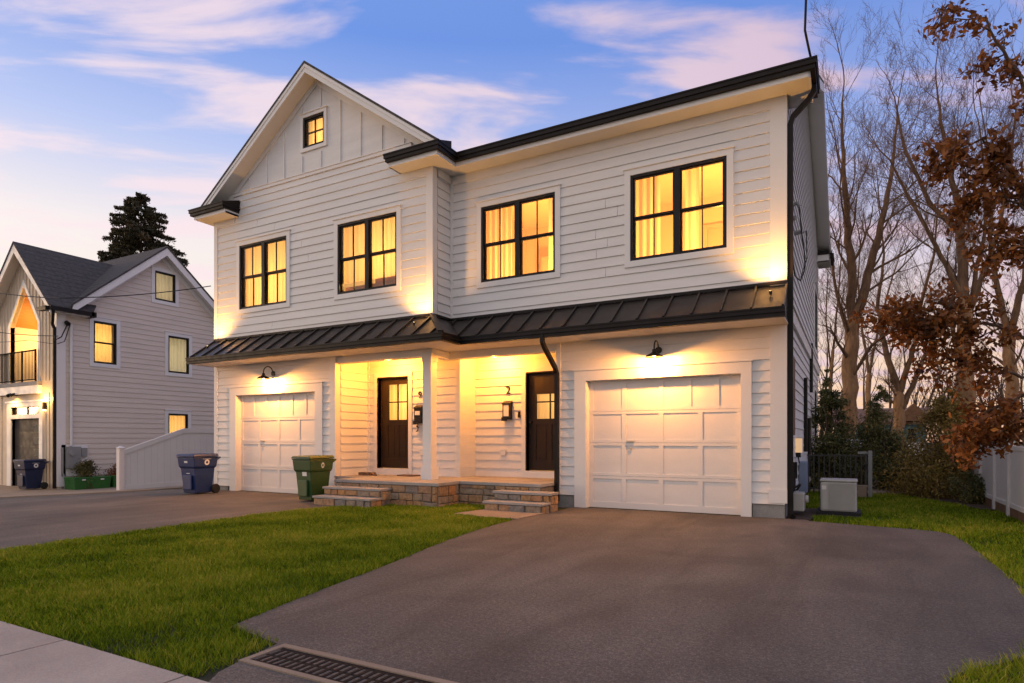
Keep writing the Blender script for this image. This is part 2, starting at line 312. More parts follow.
# ------------------------------------------------------------------ mesh helpers
def wloc(o):
    v = Vector((0, 0, 0))
    while o is not None: v = v + o.location; o = o.parent
    return v
class MB:
    def __init__(s, T=None):
        s.v = []; s.f = []; s.m = []; s.cm = 0; s.T = T; s.prim = []
        s.flip = False
        if T:
            o, a, b, c = (Vector(T(*q)) for q in ((0, 0, 0), (1, 0, 0), (0, 1, 0), (0, 0, 1)))
            s.flip = (a - o).cross(b - o).dot(c - o) < 0
    def mark(s): s.prim.append((len(s.v), len(s.f)))
    def P(s, p):
        s.v.append(tuple(s.T(*p)) if s.T else tuple(p)); return len(s.v) - 1
    def face(s, *pts):
        s.mark()
        s.f.append(tuple(s.P(p) for p in pts)); s.m.append(s.cm)
    def hexa(s, p):
        s.mark()
        i = [s.P(q) for q in p]
        for q in ((0, 3, 2, 1), (4, 5, 6, 7), (0, 1, 5, 4), (1, 2, 6, 5), (2, 3, 7, 6), (3, 0, 4, 7)):
            s.f.append(tuple(i[k] for k in q)); s.m.append(s.cm)
    def box(s, a0, a1, b0, b1, c0, c1):
        s.hexa([(a0, b0, c0), (a1, b0, c0), (a1, b1, c0), (a0, b1, c0), (a0, b0, c1), (a1, b0, c1), (a1, b1, c1), (a0, b1, c1)])
    def frustum(s, z0, x0, y0, z1, x1, y1, cx=0, cy=0, dx1=0, dy1=0):
        s.hexa([(cx - x0, cy - y0, z0), (cx + x0, cy - y0, z0), (cx + x0, cy + y0, z0), (cx - x0, cy + y0, z0),
                (cx + dx1 - x1, cy + dy1 - y1, z1), (cx + dx1 + x1, cy + dy1 - y1, z1), (cx + dx1 + x1, cy + dy1 + y1, z1), (cx + dx1 - x1, cy + dy1 + y1, z1)])
    def prism(s, poly, axis, a, b):
        s.mark()
        def mk(p, t): return {'x': (t, p[0], p[1]), 'y': (p[0], t, p[1]), 'z': (p[0], p[1], t)}[axis]
        A = [s.P(mk(p, a)) for p in poly]; B = [s.P(mk(p, b)) for p in poly]; n = len(poly)
        s.f.append(tuple(A[::-1])); s.m.append(s.cm); s.f.append(tuple(B)); s.m.append(s.cm)
        for k in range(n):
            s.f.append((A[k], A[(k + 1) % n], B[(k + 1) % n], B[k])); s.m.append(s.cm)
    def tube(s, pts, r, n=6, rot=0.0, cap=True):
        s.mark()
        pts = [Vector(p) for p in pts]
        if isinstance(r, (int, float)): r = [r] * len(pts)
        t0 = (pts[1] - pts[0]).normalized()
        up = Vector((0, 0, 1)) if abs(t0.z) < .9 else Vector((1, 0, 0))
        nx = t0.cross(up).normalized(); rings = []
        for i, p in enumerate(pts):
            t = (pts[min(i + 1, len(pts) - 1)] - pts[max(i - 1, 0)])
            t = t.normalized() if t.length > 1e-9 else t0
            nx = nx - t * nx.dot(t)
            nx = nx.normalized() if nx.length > 1e-6 else t.orthogonal().normalized()
            ny = t.cross(nx)
            rings.append([s.P(p + (nx * math.cos(rot + 2 * math.pi * k / n) + ny * math.sin(rot + 2 * math.pi * k / n)) * r[i]) for k in range(n)])
        for a, b in zip(rings, rings[1:]):
            for k in range(n):
                s.f.append((a[k], a[(k + 1) % n], b[(k + 1) % n], b[k])); s.m.append(s.cm)
        if cap:
            s.f.append(tuple(rings[0][::-1])); s.m.append(s.cm); s.f.append(tuple(rings[-1])); s.m.append(s.cm)
    def lathe(s, prof, c, n=16, axis='z'):
        s.mark()
        rings = []
        for r, h in prof:
            ring = []
            for k in range(n):
                a = 2 * math.pi * k / n; q = (r * math.cos(a), r * math.sin(a))
                d = {'z': (q[0], q[1], h), 'y': (q[0], h, q[1]), 'x': (h, q[0], q[1])}[axis]
                ring.append(s.P((c[0] + d[0], c[1] + d[1], c[2] + d[2])))
            rings.append(ring)
        for a, b in zip(rings, rings[1:]):
            for k in range(n):
                s.f.append((a[k], a[(k + 1) % n], b[(k + 1) % n], b[k])); s.m.append(s.cm)
        s.f.append(tuple(rings[0][::-1])); s.m.append(s.cm); s.f.append(tuple(rings[-1])); s.m.append(s.cm)
    def islands(s, name, mats, parent=None, tol=.003, **k):
        """build every connected piece as an object of its own"""
        ends = s.prim[1:] + [(len(s.v), len(s.f))]; pr = list(zip(s.prim, ends)); n = len(pr)
        bb = [(np.min(s.v[a[0]:b[0]], 0) - tol, np.max(s.v[a[0]:b[0]], 0) + tol) for a, b in pr]
        par = list(range(n))
        def find(i):
            while par[i] != i: i = par[i]
            return i
        for i in range(n):
            for j in range(i):
                if (bb[i][0] <= bb[j][1]).all() and (bb[j][0] <= bb[i][1]).all(): par[find(i)] = find(j)
        out = []
        for r in sorted(set(find(i) for i in range(n))):
            m = MB(); m.flip = s.flip
            for i in range(n):
                if find(i) != r: continue
                (v0, f0), (v1, f1) = pr[i]; off = len(m.v) - v0
                m.v += s.v[v0:v1]; m.f += [tuple(q + off for q in f) for f in s.f[f0:f1]]; m.m += s.m[f0:f1]
            out.append(m.build(name, mats, parent, **k))
        return out
    def build(s, name, mats, parent=None, smooth=False, bevel=0.0):
        if s.flip: s.f = [f[::-1] for f in s.f]; s.flip = False
        o = wloc(parent) if parent else Vector((0, 0, 0))
        me = bpy.data.meshes.new(name)
        me.from_pydata([(a - o.x, b - o.y, c - o.z) for a, b, c in s.v], [], s.f)
        if not isinstance(mats, (list, tuple)): mats = [mats]
        for m in mats: me.materials.append(m)
        if len(mats) > 1: me.polygons.foreach_set('material_index', s.m)
        if smooth: me.polygons.foreach_set('use_smooth', [True] * len(me.polygons))
        me.validate(); me.update()
        ob = bpy.data.objects.new(name, me); COL.objects.link(ob)
        if parent: ob.parent = parent
        if bevel:
            bv = ob.modifiers.new('bevel', 'BEVEL'); bv.width = bevel; bv.segments = 2; bv.limit_method = 'ANGLE'
        return ob
def np_mesh(name, verts, faces_per, mat, parent=None, tint=None):
    """verts (N, k, 3): N separate k-gons"""
    n, k, _ = verts.shape
    o = wloc(parent) if parent else Vector((0, 0, 0))
    verts = verts.reshape(-1, 3) - np.array(o)
    me = bpy.data.meshes.new(name)
    me.vertices.add(n * k); me.vertices.foreach_set('co', verts.astype(np.float32).ravel())
    me.loops.add(n * k); me.loops.foreach_set('vertex_index', np.arange(n * k, dtype=np.int32))
    me.polygons.add(n); me.polygons.foreach_set('loop_start', np.arange(0, n * k, k, dtype=np.int32))
    me.materials.append(mat)
    if tint is not None:
        a = me.attributes.new('tint', 'FLOAT', 'POINT'); a.data.foreach_set('value', np.repeat(tint, k).astype(np.float32))
    me.update(calc_edges=True)
    ob = bpy.data.objects.new(name, me); COL.objects.link(ob)
    if parent: ob.parent = parent
    return ob
def tag(o, label=None, cat=None, group=None, kind=None):
    if label: o['label'] = label
    if cat: o['category'] = cat
    if group: o['group'] = group
    if kind: o['kind'] = kind
    return o
def thing(name, label, cat, loc=(0, 0, 0), rz=0, group=None):
    o = bpy.data.objects.new(name, None); COL.objects.link(o); o.empty_display_size = .2
    o.location = loc; o.rotation_euler = (0, 0, rz)
    return tag(o, label, cat, group)
def copy_tree(o, parent=None):
    c = o.copy(); COL.objects.link(c)
    if parent: c.parent = parent
    for ch in list(o.children): copy_tree(ch, c)
    return c
def light(name, kind, loc, energy, color=(1, .62, .25), size=.05, parent=None, rot=None, spot=None, blend=.6):
    l = bpy.data.lights.new(name, kind); l.energy = energy; l.color = color
    if kind in ('POINT', 'SPOT'): l.shadow_soft_size = size
    if kind == 'AREA': l.size = size
    if kind == 'SPOT': l.spot_size = spot; l.spot_blend = blend
    o = bpy.data.objects.new(name, l); COL.objects.link(o)
    o.location = Vector(loc) - (wloc(parent) if parent else Vector((0, 0, 0)))
    if rot is not None: o.rotation_euler = rot
    if parent: o.parent = parent
    return o
def front(Y): return lambda u, d, h: (u, Y - d, h)
def east(X): return lambda u, d, h: (X + d, u, h)
def west(X): return lambda u, d, h: (X - d, u, h)
def north(Y): return lambda u, d, h: (u, Y + d, h)

# ------------------------------------------------------------------ ground
XB = [-260.0, -20.0, -12.9, 260.0]
def gz(x):
    if x <= -20: return -.41
    if x >= -12.9: return 0.0
    return -.41 * (-12.9 - x) / 7.1
def clip_half(poly, xk, keep_right):
    out = []
    for i in range(len(poly)):
        a, b = poly[i], poly[(i + 1) % len(poly)]
        ia = (a[0] >= xk) == keep_right or a[0] == xk; ib = (b[0] >= xk) == keep_right or b[0] == xk
        if ia: out.append(a)
        if ia != ib:
            t = (xk - a[0]) / (b[0] - a[0]); out.append((xk, a[1] + (b[1] - a[1]) * t))
    return out
def sheet(name, poly, off, mat, thick=0.0):
    """a ground sheet that follows the fall of the land; off = height above it"""
    mb = MB()
    for x0, x1 in zip(XB, XB[1:]):
        p = clip_half(clip_half(poly, x0, True), x1, False)
        if len(p) < 3: continue
        mb.face(*[(x, y, gz(x) + off) for x, y in p])
        if thick:
            for a, b in zip(p, p[1:] + p[:1]):
                if abs(a[0] - b[0]) < 1e-6 and a[0] in XB: continue
                mb.face((a[0], a[1], gz(a[0]) + off - thick), (b[0], b[1], gz(b[0]) + off - thick), (b[0], b[1], gz(b[0]) + off), (a[0], a[1], gz(a[0]) + off))
    return mb.build(name, mat)
def smooth_line(pts, n=5):
    out = []
    for i in range(len(pts) - 1):
        p0 = pts[max(i - 1, 0)]; p1 = pts[i]; p2 = pts[i + 1]; p3 = pts[min(i + 2, len(pts) - 1)]
        for k in range(n):
            t = k / n
            out.append(tuple(.5 * ((2 * p1[j]) + (-p0[j] + p2[j]) * t + (2 * p0[j] - 5 * p1[j] + 4 * p2[j] - p3[j]) * t * t + (-p0[j] + 3 * p1[j] - 3 * p2[j] + p3[j]) * t ** 3) for j in (0, 1)))
    out.append(tuple(pts[-1])); return out
tag(sheet('ground', [(-260, -60), (260, -60), (260, 400), (-260, 400)], -.022, M['soil']), kind='structure')

SW_Y = 1.83
dl = smooth_line([(-3.30, 2.47), (-3.46, 3.16), (-3.68, 4.34), (-3.95, 5.56), (-4.12, 6.6), (-4.20, 7.70)])
dr_ = smooth_line([(.95, 9.20), (1.08, 8.8), (1.13, 7.6), (1.14, 6.0), (1.05, 5.0), (.80, 4.14), (.54, 3.79), (.40, 3.50), (.33, 2.9), (.30, SW_Y)])
drive = dl + [(-4.10, 8.5), (-4.10, 9.69), (-.55, 9.69), (-.5, 9.55), (.22, 9.38), (.7, 9.30)] + dr_ + [(-2.62, SW_Y), (-2.70, 1.95), (-2.74, 2.10), (-2.79, 2.38)]
tag(sheet('driveway', drive, 0.0, M['asphalt'], .03), kind='structure')
left_drive = [(-40, SW_Y), (-7.75, SW_Y), (-7.60, 3.0), (-7.80, 4.8), (-7.82, 6.2), (-7.72, 7.70), (-7.5, 7.95), (-8.2, 9.12), (-12.8, 9.12), (-13.4, 9.6), (-40, 9.6)]
tag(sheet('shared_driveway', left_drive, .0, M['asphalt'], .03), kind='structure')
tag(sheet('neighbour_apron', [(-40, 6.9), (-18.9, 7.45), (-16.4, 8.45), (-15.6, 9.4), (-15.4, 12.5), (-40, 12.5)], .03, M['tan_concrete'], .06), kind='structure')
tag(sheet('street', [(-260, -9), (260, -9), (260, .2), (-260, .2)], -.12, M['asphalt']), kind='structure')

def sidewalk():
    mb = MB(); x = -30.0; js = [-3.86 - 1.1 * k for k in range(24)][::-1] + [-2.77, -1.6, -.5, .6, 1.7, 2.8, 3.9, 5, 6, 7, 8]
    for a, b in zip(js, js[1:]):
        g = .006
        mb.hexa([(a + g, .5, gz(a) - .1), (b - g, .5, gz(b) - .1), (b - g, SW_Y, gz(b) - .1), (a + g, SW_Y, gz(a) - .1),
                 (a + g, .5, gz(a) + .005), (b - g, .5, gz(b) + .005), (b - g, SW_Y, gz(b) + .005), (a + g, SW_Y, gz(a) + .005)])
    return mb.build('sidewalk', M['concrete'])
# the paved walk stops at the drive: panels only left of it
def sidewalk_panels():
    mb = MB(); js = [-3.86 - 1.1 * k for k in range(24)][::-1] + [-2.77, -2.40]
    for a, b in zip(js, js[1:]):
        g = .007
        mb.hexa([(a + g, .55, gz(a) - .1), (b - g, .55, gz(b) - .1), (b - g, SW_Y - .005, gz(b) - .1), (a + g, SW_Y - .005, gz(a) - .1),
                 (a + g, .55, gz(a) + .012), (b - g, .55, gz(b) + .012), (b - g, SW_Y - .005, gz(b) + .012), (a + g, SW_Y - .005, gz(a) + .012)])
    return mb.build('sidewalk', M['concrete'])
tag(sidewalk_panels(), kind='structure')
tag(sheet('apron', [(-2.40, .3), (3, .3), (3, SW_Y), (-2.40, SW_Y)], -.002, M['asphalt'], .05), kind='structure')
tag(sheet('entry_path', [(-5.32, 7.84), (-4.77, 7.70), (-4.16, 7.74), (-4.12, 8.52), (-5.2, 8.52)], .012, M['tan_concrete'], .03), kind='structure')
tag(sheet('garden_path', [(-.8, 15.2), (-.2, 14.9), (.9, 15.1), (1.15, 16.4), (1.1, 17.4), (-.8, 17.4)], .01, M['tan_concrete'], .03), kind='structure')
tag(sheet('planting_bed', smooth_line([(.95, 15.6), (1.25, 14.2), (1.62, 13.4), (1.80, 12.6), (2.05, 12.4)]) + [(2.05, 20), (-.8, 20), (-.8, 17.45), (1.2, 17.4)], .006, M['mulch'], .02), kind='structure')
tag(sheet('side_gravel', [(-.82, 9.75), (-.50, 9.7), (-.46, 10.3), (.1, 10.35), (.12, 11.3), (-.82, 11.3)], .004, M['mulch'], .02), kind='structure')

def in_poly(px, py, poly):
    c = np.zeros(px.shape, bool); n = len(poly); j = n - 1
    for i in range(n):
        xi, yi = poly[i]; xj, yj = poly[j]
        hit = ((yi > py) != (yj > py)) & (px < (xj - xi) * (py - yi) / (yj - yi + 1e-12) + xi)
        c ^= hit; j = i
    return c
def lawn(name, poly, dens, hmin, hmax, wid, holes=()):
    xs = [p[0] for p in poly]; ys = [p[1] for p in poly]
    area = (max(xs) - min(xs)) * (max(ys) - min(ys)); n = int(area * dens)
    px = rng.uniform(min(xs), max(xs), n); py = rng.uniform(min(ys), max(ys), n)
    k = in_poly(px + rng.normal(0, .016, n) + .014 * np.sin(py * 9), py + rng.normal(0, .016, n) + .014 * np.sin(px * 8), poly)
    for h in holes: k &= ~in_poly(px, py, h)
    d = np.hypot(px, py); k &= rng.uniform(0, 1, n) < np.clip(5.0 / d, .25, 1)
    px, py, d = px[k], py[k], d[k]; n = len(px)
    patch = np.sin(px * 2.1 + 1.3 * np.sin(py * 1.7)) * .5 + np.sin(px * 5.3 - py * 3.9) * .3 + np.sin(py * 7.7 + px * 1.1) * .2
    clump = np.sin(px * 31 + 3 * np.sin(py * 17)) * np.sin(py * 37 + 2 * np.sin(px * 23)); k2 = rng.uniform(0, 1, n) < .55 + .45 * clump + .15 * patch
    px, py, d, patch, clump = px[k2], py[k2], d[k2], patch[k2], clump[k2]; n = len(px)
    h = rng.uniform(hmin, hmax, n) * (1 + .22 * patch + .25 * clump)
    ww = wid * np.clip(d / 4, .8, 2.6) * rng.uniform(.7, 1.3, n)
    a = rng.uniform(0, 2 * np.pi, n); lean = rng.uniform(.3, 1.7, n) * h; la = rng.uniform(0, 2 * np.pi, n)
    v = np.zeros((n, 4, 3)); ca, sa = np.cos(a) * ww / 2, np.sin(a) * ww / 2
    z0 = -.02
    v[:, 0] = np.stack([px - ca, py - sa, np.full(n, z0)], 1); v[:, 1] = np.stack([px + ca, py + sa, np.full(n, z0)], 1)
    lx, ly = np.cos(la) * lean, np.sin(la) * lean
    v[:, 2] = np.stack([px + lx + ca * .25, py + ly + sa * .25, h], 1); v[:, 3] = np.stack([px + lx - ca * .25, py + ly - sa * .25, h], 1)
    tint = np.clip(.44 + .30 * patch + .22 * clump + rng.normal(0, .27, n), 0, 1)
    return tag(np_mesh(name, v, 4, M['grass'], None, tint), kind='stuff')
front_lawn = [(-7.73, SW_Y + .01), (-2.76, SW_Y + .01), (-2.80, 2.42)] + dl + [(-4.2, 7.72), (-4.77, 7.68), (-5.34, 7.82), (-5.24, 8.5), (-5.2, 9.03), (-6.03, 9.03), (-6.03, 8.38), (-7.0, 8.38), (-7.0, 7.83), (-7.62, 7.83), (-7.72, 7.7), (-7.82, 6.2), (-7.80, 4.8), (-7.60, 3.0)]
lawn('lawn_grass', front_lawn, 19000, .010, .036, .0052)
side_lawn = [(-.48, 9.58), (.22, 9.40), (.7, 9.32)] + dr_[:18] + [(1.15, 6.0), (2.6, 6.0), (2.6, 11.4), (2.05, 12.3), (1.80, 12.6), (1.62, 13.4), (1.25, 14.2), (.9, 15.3), (-.2, 14.9), (-.8, 15.2), (-.8, 11.3), (.1, 11.3), (.1, 10.3), (-.46, 10.3)]
lawn('side_lawn_grass', side_lawn, 9000, .010, .032, .0055)
lawn('kerb_lawn_grass', [(.31, SW_Y), (.40, 3.5), (.54, 3.79), (.80, 4.14), (1.05, 5.0), (1.15, 6.0), (2.6, 6.0), (2.6, SW_Y)], 12000, .012, .036, .0055)
lawn('next_lawn_grass', [(2.3, .3), (12, .3), (12, 16), (2.3, 16)], 3200, .02, .05, .008)
lawn('back_lawn_grass', [(-8, 20.5), (30, 20.5), (30, 40), (-8, 40)], 300, .03, .08, .012)

# trench drain
td = thing('trench_drain', 'long black slotted drain grate set in the asphalt beside the sidewalk end', 'drain', (-2.74, 2.22, 0))
mb = MB()
mb.box(-2.74, 1.6, 2.09, 2.125, -.05, .008); mb.box(-2.74, 1.6, 2.345, 2.385, -.05, .008); mb.box(-2.74, -2.705, 2.125, 2.345, -.05, .008)
mb.build('frame', M['tan_concrete'], td)
mb = MB()
mb.box(-2.70, 1.6, 2.128, 2.150, -.03, .002); mb.box(-2.70, 1.6, 2.318, 2.342, -.03, .002); mb.box(-2.70, 1.6, 2.226, 2.244, -.03, .001)
x = -2.68
while x < 1.58:
    mb.box(x, x + .020, 2.150, 2.318, -.03, .003); x += .046
    if rng.uniform() < .0: pass
mb.build('grate', M['iron'], td)
mb = MB(); mb.box(-2.70, 1.6, 2.125, 2.345, -.06, -.045); mb.build('channel', M['rubber'], td)

# ------------------------------------------------------------------ house builders
def wall(parent, name, T, u0, u1, w0, w1, openings=(), clip=None, cuts=(), expo=.162, w_side0=None, mat=None, thick=.15, siding=True, joints=True, backing=None):
    """a thick wall (with holes) wearing lap siding; clip(w) -> (umin, umax) for gables"""
    if clip is None: clip = lambda h: (u0, u1)
    ops = [o for o in openings]
    def intervals(a, b):
        segs = [['L', 'R']]
        la, ra = clip(a); lb, rb = clip(b)
        cur = [((la, lb), (ra, rb))]
        for (o0, o1, p0, p1) in ops:
            if p0 < b - 1e-6 and p1 > a + 1e-6:
                nx = []
                for (l, r) in cur:
                    if o1 <= max(l) or o0 >= min(r): nx.append((l, r)); continue
                    if o0 > min(l): nx.append((l, (o0, o0)))
                    if o1 < max(r): nx.append(((o1, o1), r))
                cur = nx
        return [(l, r) for l, r in cur if r[0] - l[0] > .004 or r[1] - l[1] > .004]
    edges = sorted(set([round(e, 4) for o in ops for e in o[2:]] + [round(c, 4) for c in cuts]))
    mb = MB(T)
    bs = [w0] + [e for e in edges if w0 < e < w1] + [w1]
    for a, b in zip(bs, bs[1:]):
        for (la, lb), (ra, rb) in intervals(a, b):
            mb.hexa([(la, -thick, a), (ra, -thick, a), (ra, 0, a), (la, 0, a), (lb, -thick, b), (rb, -thick, b), (rb, 0, b), (lb, 0, b)])
    if siding:
        h = w_side0 if w_side0 is not None else w0
        while h < w1 - .01:
            top = min(h + expo, w1)
            sub = [h] + [e for e in edges if h + .002 < e < top - .002] + [top]
            jr = random.random()
            for i, (a, b) in enumerate(zip(sub, sub[1:])):
                da = .021 - .018 * (a - h) / expo; db = .021 - .018 * (b - h) / expo
                for (la, lb), (ra, rb) in intervals(a, b):
                    parts = [(la, lb, ra, rb)]
                    if joints and la == lb and ra == rb and ra - la > 1.2 and random.random() < .45:
                        j = la + (ra - la) * (.15 + .7 * random.random())
                        parts = [(la, lb, j - .004, j - .004), (j + .004, j + .004, ra, rb)]
                    for (xa, xb, ya, yb) in parts:
                        mb.face((xa, da, a), (ya, da, a), (yb, db, b), (xb, db, b))
                        if i == 0: mb.face((xa, 0, a), (ya, 0, a), (ya, da, a), (xa, da, a))
                        mb.face((xa, 0, a), (xa, da, a), (xb, db, b), (xb, 0, b)); mb.face((ya, 0, a), (yb, 0, b), (yb, db, b), (ya, da, a))
            h += expo
    return mb.build(name, mat or M['siding'], parent)

def window(parent, T, u0, u1, h0, h1, double=True, energy=60, lcol=(1, .47, .10), lx=.5, lz=.25, grid=True, trimw=.095, cur='curtain', label=None, frame_mat='frame', tmat='trim', hung=True, depth=.9, gap=-.04):
    fw = .04
    mb = MB(T)
    mb.box(u0, u0 + fw, -.09, .018, h0, h1); mb.box(u1 - fw, u1, -.09, .018, h0, h1)
    mb.box(u0 + fw, u1 - fw, -.09, .018, h0, h0 + fw); mb.box(u0 + fw, u1 - fw, -.09, .018, h1 - fw, h1)
    um = (u0 + u1) / 2; halves = [(u0 + fw, u1 - fw)]
    if double:
        mb.box(um - .045, um + .045, -.09, .016, h0 + fw, h1 - fw); halves = [(u0 + fw, um - .045), (um + .045, u1 - fw)]
    hm = (h0 + h1) / 2
    for a, b in halves:
        s = .026
        for (p, q, d0, d1) in (((h0 + fw, hm, -.07, -.035), (hm, h1 - fw, -.045, -.010)) if hung else ((h0 + fw, h1 - fw, -.05, -.01),)):
            mb.box(a, a + s, d0, d1, p, q); mb.box(b - s, b, d0, d1, p, q)
            mb.box(a + s, b - s, d0, d1, p, p + s); mb.box(a + s, b - s, d0, d1, q - s, q)
            if grid:
                c = (a + b) / 2; mb.box(c - .008, c + .008, d0 + .004, d1 - .004, p + s, q - s)
                if not hung: mb.box(a + s, b - s, d0 + .003, d1 - .005, hm - .01, hm + .01)
    w_ = mb.build('window', M[frame_mat], parent)
    if label: w_['label'] = label
    g = MB(T)
    for a, b in halves:
        g.box(a + .01, b - .01, -.030, -.026, hm if hung else h0 + fw, h1 - fw - .01)
        if hung: g.box(a + .01, b - .01, -.055, -.051, h0 + fw + .01, hm)
    g.build('pane', M['glass'], w_)
    t = MB(T); tw = trimw
    t.box(u0 - tw, u0, 0, .034, h0 - tw, h1 + tw); t.box(u1, u1 + tw, 0, .034, h0 - tw, h1 + tw)
    t.box(u0, u1, 0, .034, h0 - tw, h0); t.box(u0, u1, 0, .034, h1, h1 + tw)
    t.box(u0 - tw - .02, u1 + tw + .02, 0, .055, h1 + tw, h1 + tw + .018)
    t.build('trim', M[tmat], w_)
    if cur:
        c = MB(T); n = max(8, int((u1 - u0) / .025)); ph = random.random() * 6; amp = .012
        us = [u0 - .04 + (u1 - u0 + .08) * k / n for k in range(n + 1)]
        ds = [-.17 + amp * math.sin(k * 1.25 + ph) + .006 * math.sin(k * .41 + ph * 2) for k in range(n + 1)]
        for k in range(n):
            c.face((us[k], ds[k], h0 + gap), (us[k + 1], ds[k + 1], h0 + gap), (us[k + 1], ds[k + 1], h1 + .06), (us[k], ds[k], h1 + .06))
        c.build('curtain', M[cur], w_, smooth=True)
    if energy:
        light('room_light', 'POINT', T(u0 + (u1 - u0) * lx, -.17 - depth, h0 + (h1 - h0) * lz), energy, lcol, .12, parent)
    return w_

def garage_door(parent, T, u0, u1, h1, rows, tops, d=-.10):
    mb = MB(T)
    mb.box(u0, u1, d - .04, d - .012, 0.0, h1)
    st = .048
    ub = [u0 + (u1 - u0) * k / 4 for k in range(5)]
    zs = [0.0] + rows + [h1]
    for i, (a, b) in enumerate(zip(zs, zs[1:])):
        cols = ub if i < len(zs) - 2 else [u0 + (u1 - u0) * k for k in tops]
        a_, b_ = a + .003, b - .003
        mb.box(u0, u1, d - .012, d, a_, a_ + (.10 if i == 0 else .045)); mb.box(u0, u1, d - .012, d, b_ - .045, b_)
        for k, c in enumerate(cols):
            lo = c - (0 if k == 0 else st / 2 + .012); hi = c + (0 if k == len(cols) - 1 else st / 2 + .012)
            if k == 0: hi = c + .075
            if k == len(cols) - 1: lo = c - .075
            mb.box(lo, hi, d - .012, d, a_ + (.10 if i == 0 else .045), b_ - .045)
    g = mb.build('garage_door', M['gdoor'], parent)
    hb = MB(T); hm_ = u0 + (u1 - u0) * .27; hb.box(hm_, hm_ + .13, d, d + .022, 1.10, 1.122); hb.box(hm_ + .035, hm_ + .095, d, d + .012, .985, 1.005); hb.islands('handle', M['ac'], g)
    sb = MB(T); sb.box(u0, u1, d - .03, d - .004, .0, .012); sb.build('bottom_seal', M['rubber'], g)
    return g

def gooseneck(parent, T, u, h):
    mb = MB(T)
    mb.lathe([(.052, 0), (.052, .02), (.03, .035)], (u, .016, h), 14, 'y') if False else None
    prof = [(u, .016, h), (u, .03, h)]
    mb.tube([(u, .010, h), (u, .034, h)], .055, 14)
    pts = [(u, .03, h)]
    for k in range(9):
        a = math.pi * k / 8
        pts.append((u, .03 + .12 * (1 - math.cos(a)) , h + .005 + .13 * math.sin(a)))
    pts.append((u, .27, h - .03))
    mb.tube(pts, .012, 7)
    arm = mb.build('wall_lamp', M['black'], parent, smooth=False)
    s = MB(T)
    c = (u, .27, h - .12)
    def ring(r, z): return [(c[0] + r * math.cos(2 * math.pi * k / 20), c[1] + r * math.sin(2 * math.pi * k / 20), c[2] + z) for k in range(20)]
    prof = [(.028, .105), (.034, .06), (.055, .045), (.125, .004), (.135, -.018), (.128, -.016), (.05, .035), (.0, .04)]
    rs = [ring(max(r, .001), z) for r, z in prof]
    for a, b in zip(rs, rs[1:]):
        for k in range(20): s.face(a[k], a[(k + 1) % 20], b[(k + 1) % 20], b[k])
    s.face(*rs[0])
    s.build('lamp_shade', M['black'], arm, smooth=True)
    b = MB(T); b.tube([(c[0], c[1], c[2] + .035), (c[0], c[1], c[2] + .01), (c[0], c[1], c[2] - .02)], [.014, .026, .010], 10); b.build('bulb', M['bulb'], arm)
    x, y, z = T(c[0], c[1], c[2] - .03)
    light('lamp_light', 'POINT', (x, y, z - .012), 180, (1, .39, .075), .03, parent)
    return arm

def downspout(parent, pts, r=.036, name='downspout'):
    mb = MB(); mb.tube(pts, r * 1.25, 4, math.pi / 4); return mb.build(name, M['gutter'], parent)

# ------------------------------------------------------------------ duplex house
D, LY, XM, XR, XL = 9.67, 9.10, -6.64, -.83, -12.73
REAR = 19.6
house = thing('duplex_house', 'white two storey duplex house with black metal awning, two garages and lit windows', 'house', (-6.64, 9.67, 0))
SOF, AW = 6.08, 2.79
FR, FL = front(D), front(LY)
W1, W2 = (-3.12, -1.63, 4.01, 5.39), (-5.94, -4.45, 4.01, 5.39)
W3, W4 = (-8.93, -7.44, 4.01, 5.40), (-11.86, -10.37, 4.01, 5.42)
AT = (-9.89, -9.30, 7.12, 7.75)
GR, GL = (-3.88, -1.43, -1, 2.12), (-11.97, -9.55, -1, 2.12)
# right unit
wall(house, 'wall', FR, -4.43, XR, .22, AW, [GR], w_side0=.20)
wall(house, 'wall', FR, XM, XR, AW, SOF + .25, [W1, W2], w_side0=3.33)
# left unit
wall(house, 'wall', FL, XL, -9.02, .10, AW, [GL], w_side0=.10)
GX, GTOP, GS = -9.51, 8.66, .712
def gclip(h):
    hw = (GTOP - .19 - h) / GS
    return (max(XL, GX - hw), min(XM, GX + hw))
wall(house, 'wall', FL, XL, XM, AW, 6.56, [W3, W4], w_side0=3.33, clip=gclip, cuts=[GTOP - .19 - GS * (GX - XL), GTOP - .19 - GS * (XM - GX)])
wall(house, 'gable_wall', FL, XL, XM, 6.56, GTOP - .20, [AT], clip=gclip, siding=False)
mb = MB(FL)
for k in range(-5, 6):
    xb = GX + .10 + k * .53
    hi = GTOP - .19 - GS * abs(xb - GX) - .16
    segs = [(6.60, hi)]
    if AT[0] - .13 < xb < AT[1] + .13: segs = [(6.60, AT[2] - .14), (AT[3] + .13, hi)]
    for a, b in segs:
        if b - a > .08: mb.box(xb - .024, xb + .024, 0, .02, a, b)
mb.islands('batten', M['siding'], house)
mb = MB(FL); mb.box(XL + .45, XM - .45, 0, .035, 6.535, 6.60); mb.box(XL + .45, XM - .45, 0, .05, 6.60, 6.612); mb.build('band_board', M['trim'], house)
mb = MB(FL)   # frieze boards under the rakes
for s in (-1, 1):
    def px(t): return GX + s * t
    t0, t1 = .0, 2.95
    a, b = GTOP - .185 - GS * t0, GTOP - .185 - GS * t1
    mb.hexa([(px(t0), 0, a - .14), (px(t1), 0, b - .14), (px(t1), .024, b - .14), (px(t0), .024, a - .14), (px(t0), 0, a), (px(t1), 0, b), (px(t1), .024, b), (px(t0), .024, a)])
mb.islands('frieze_board', M['trim'], house)
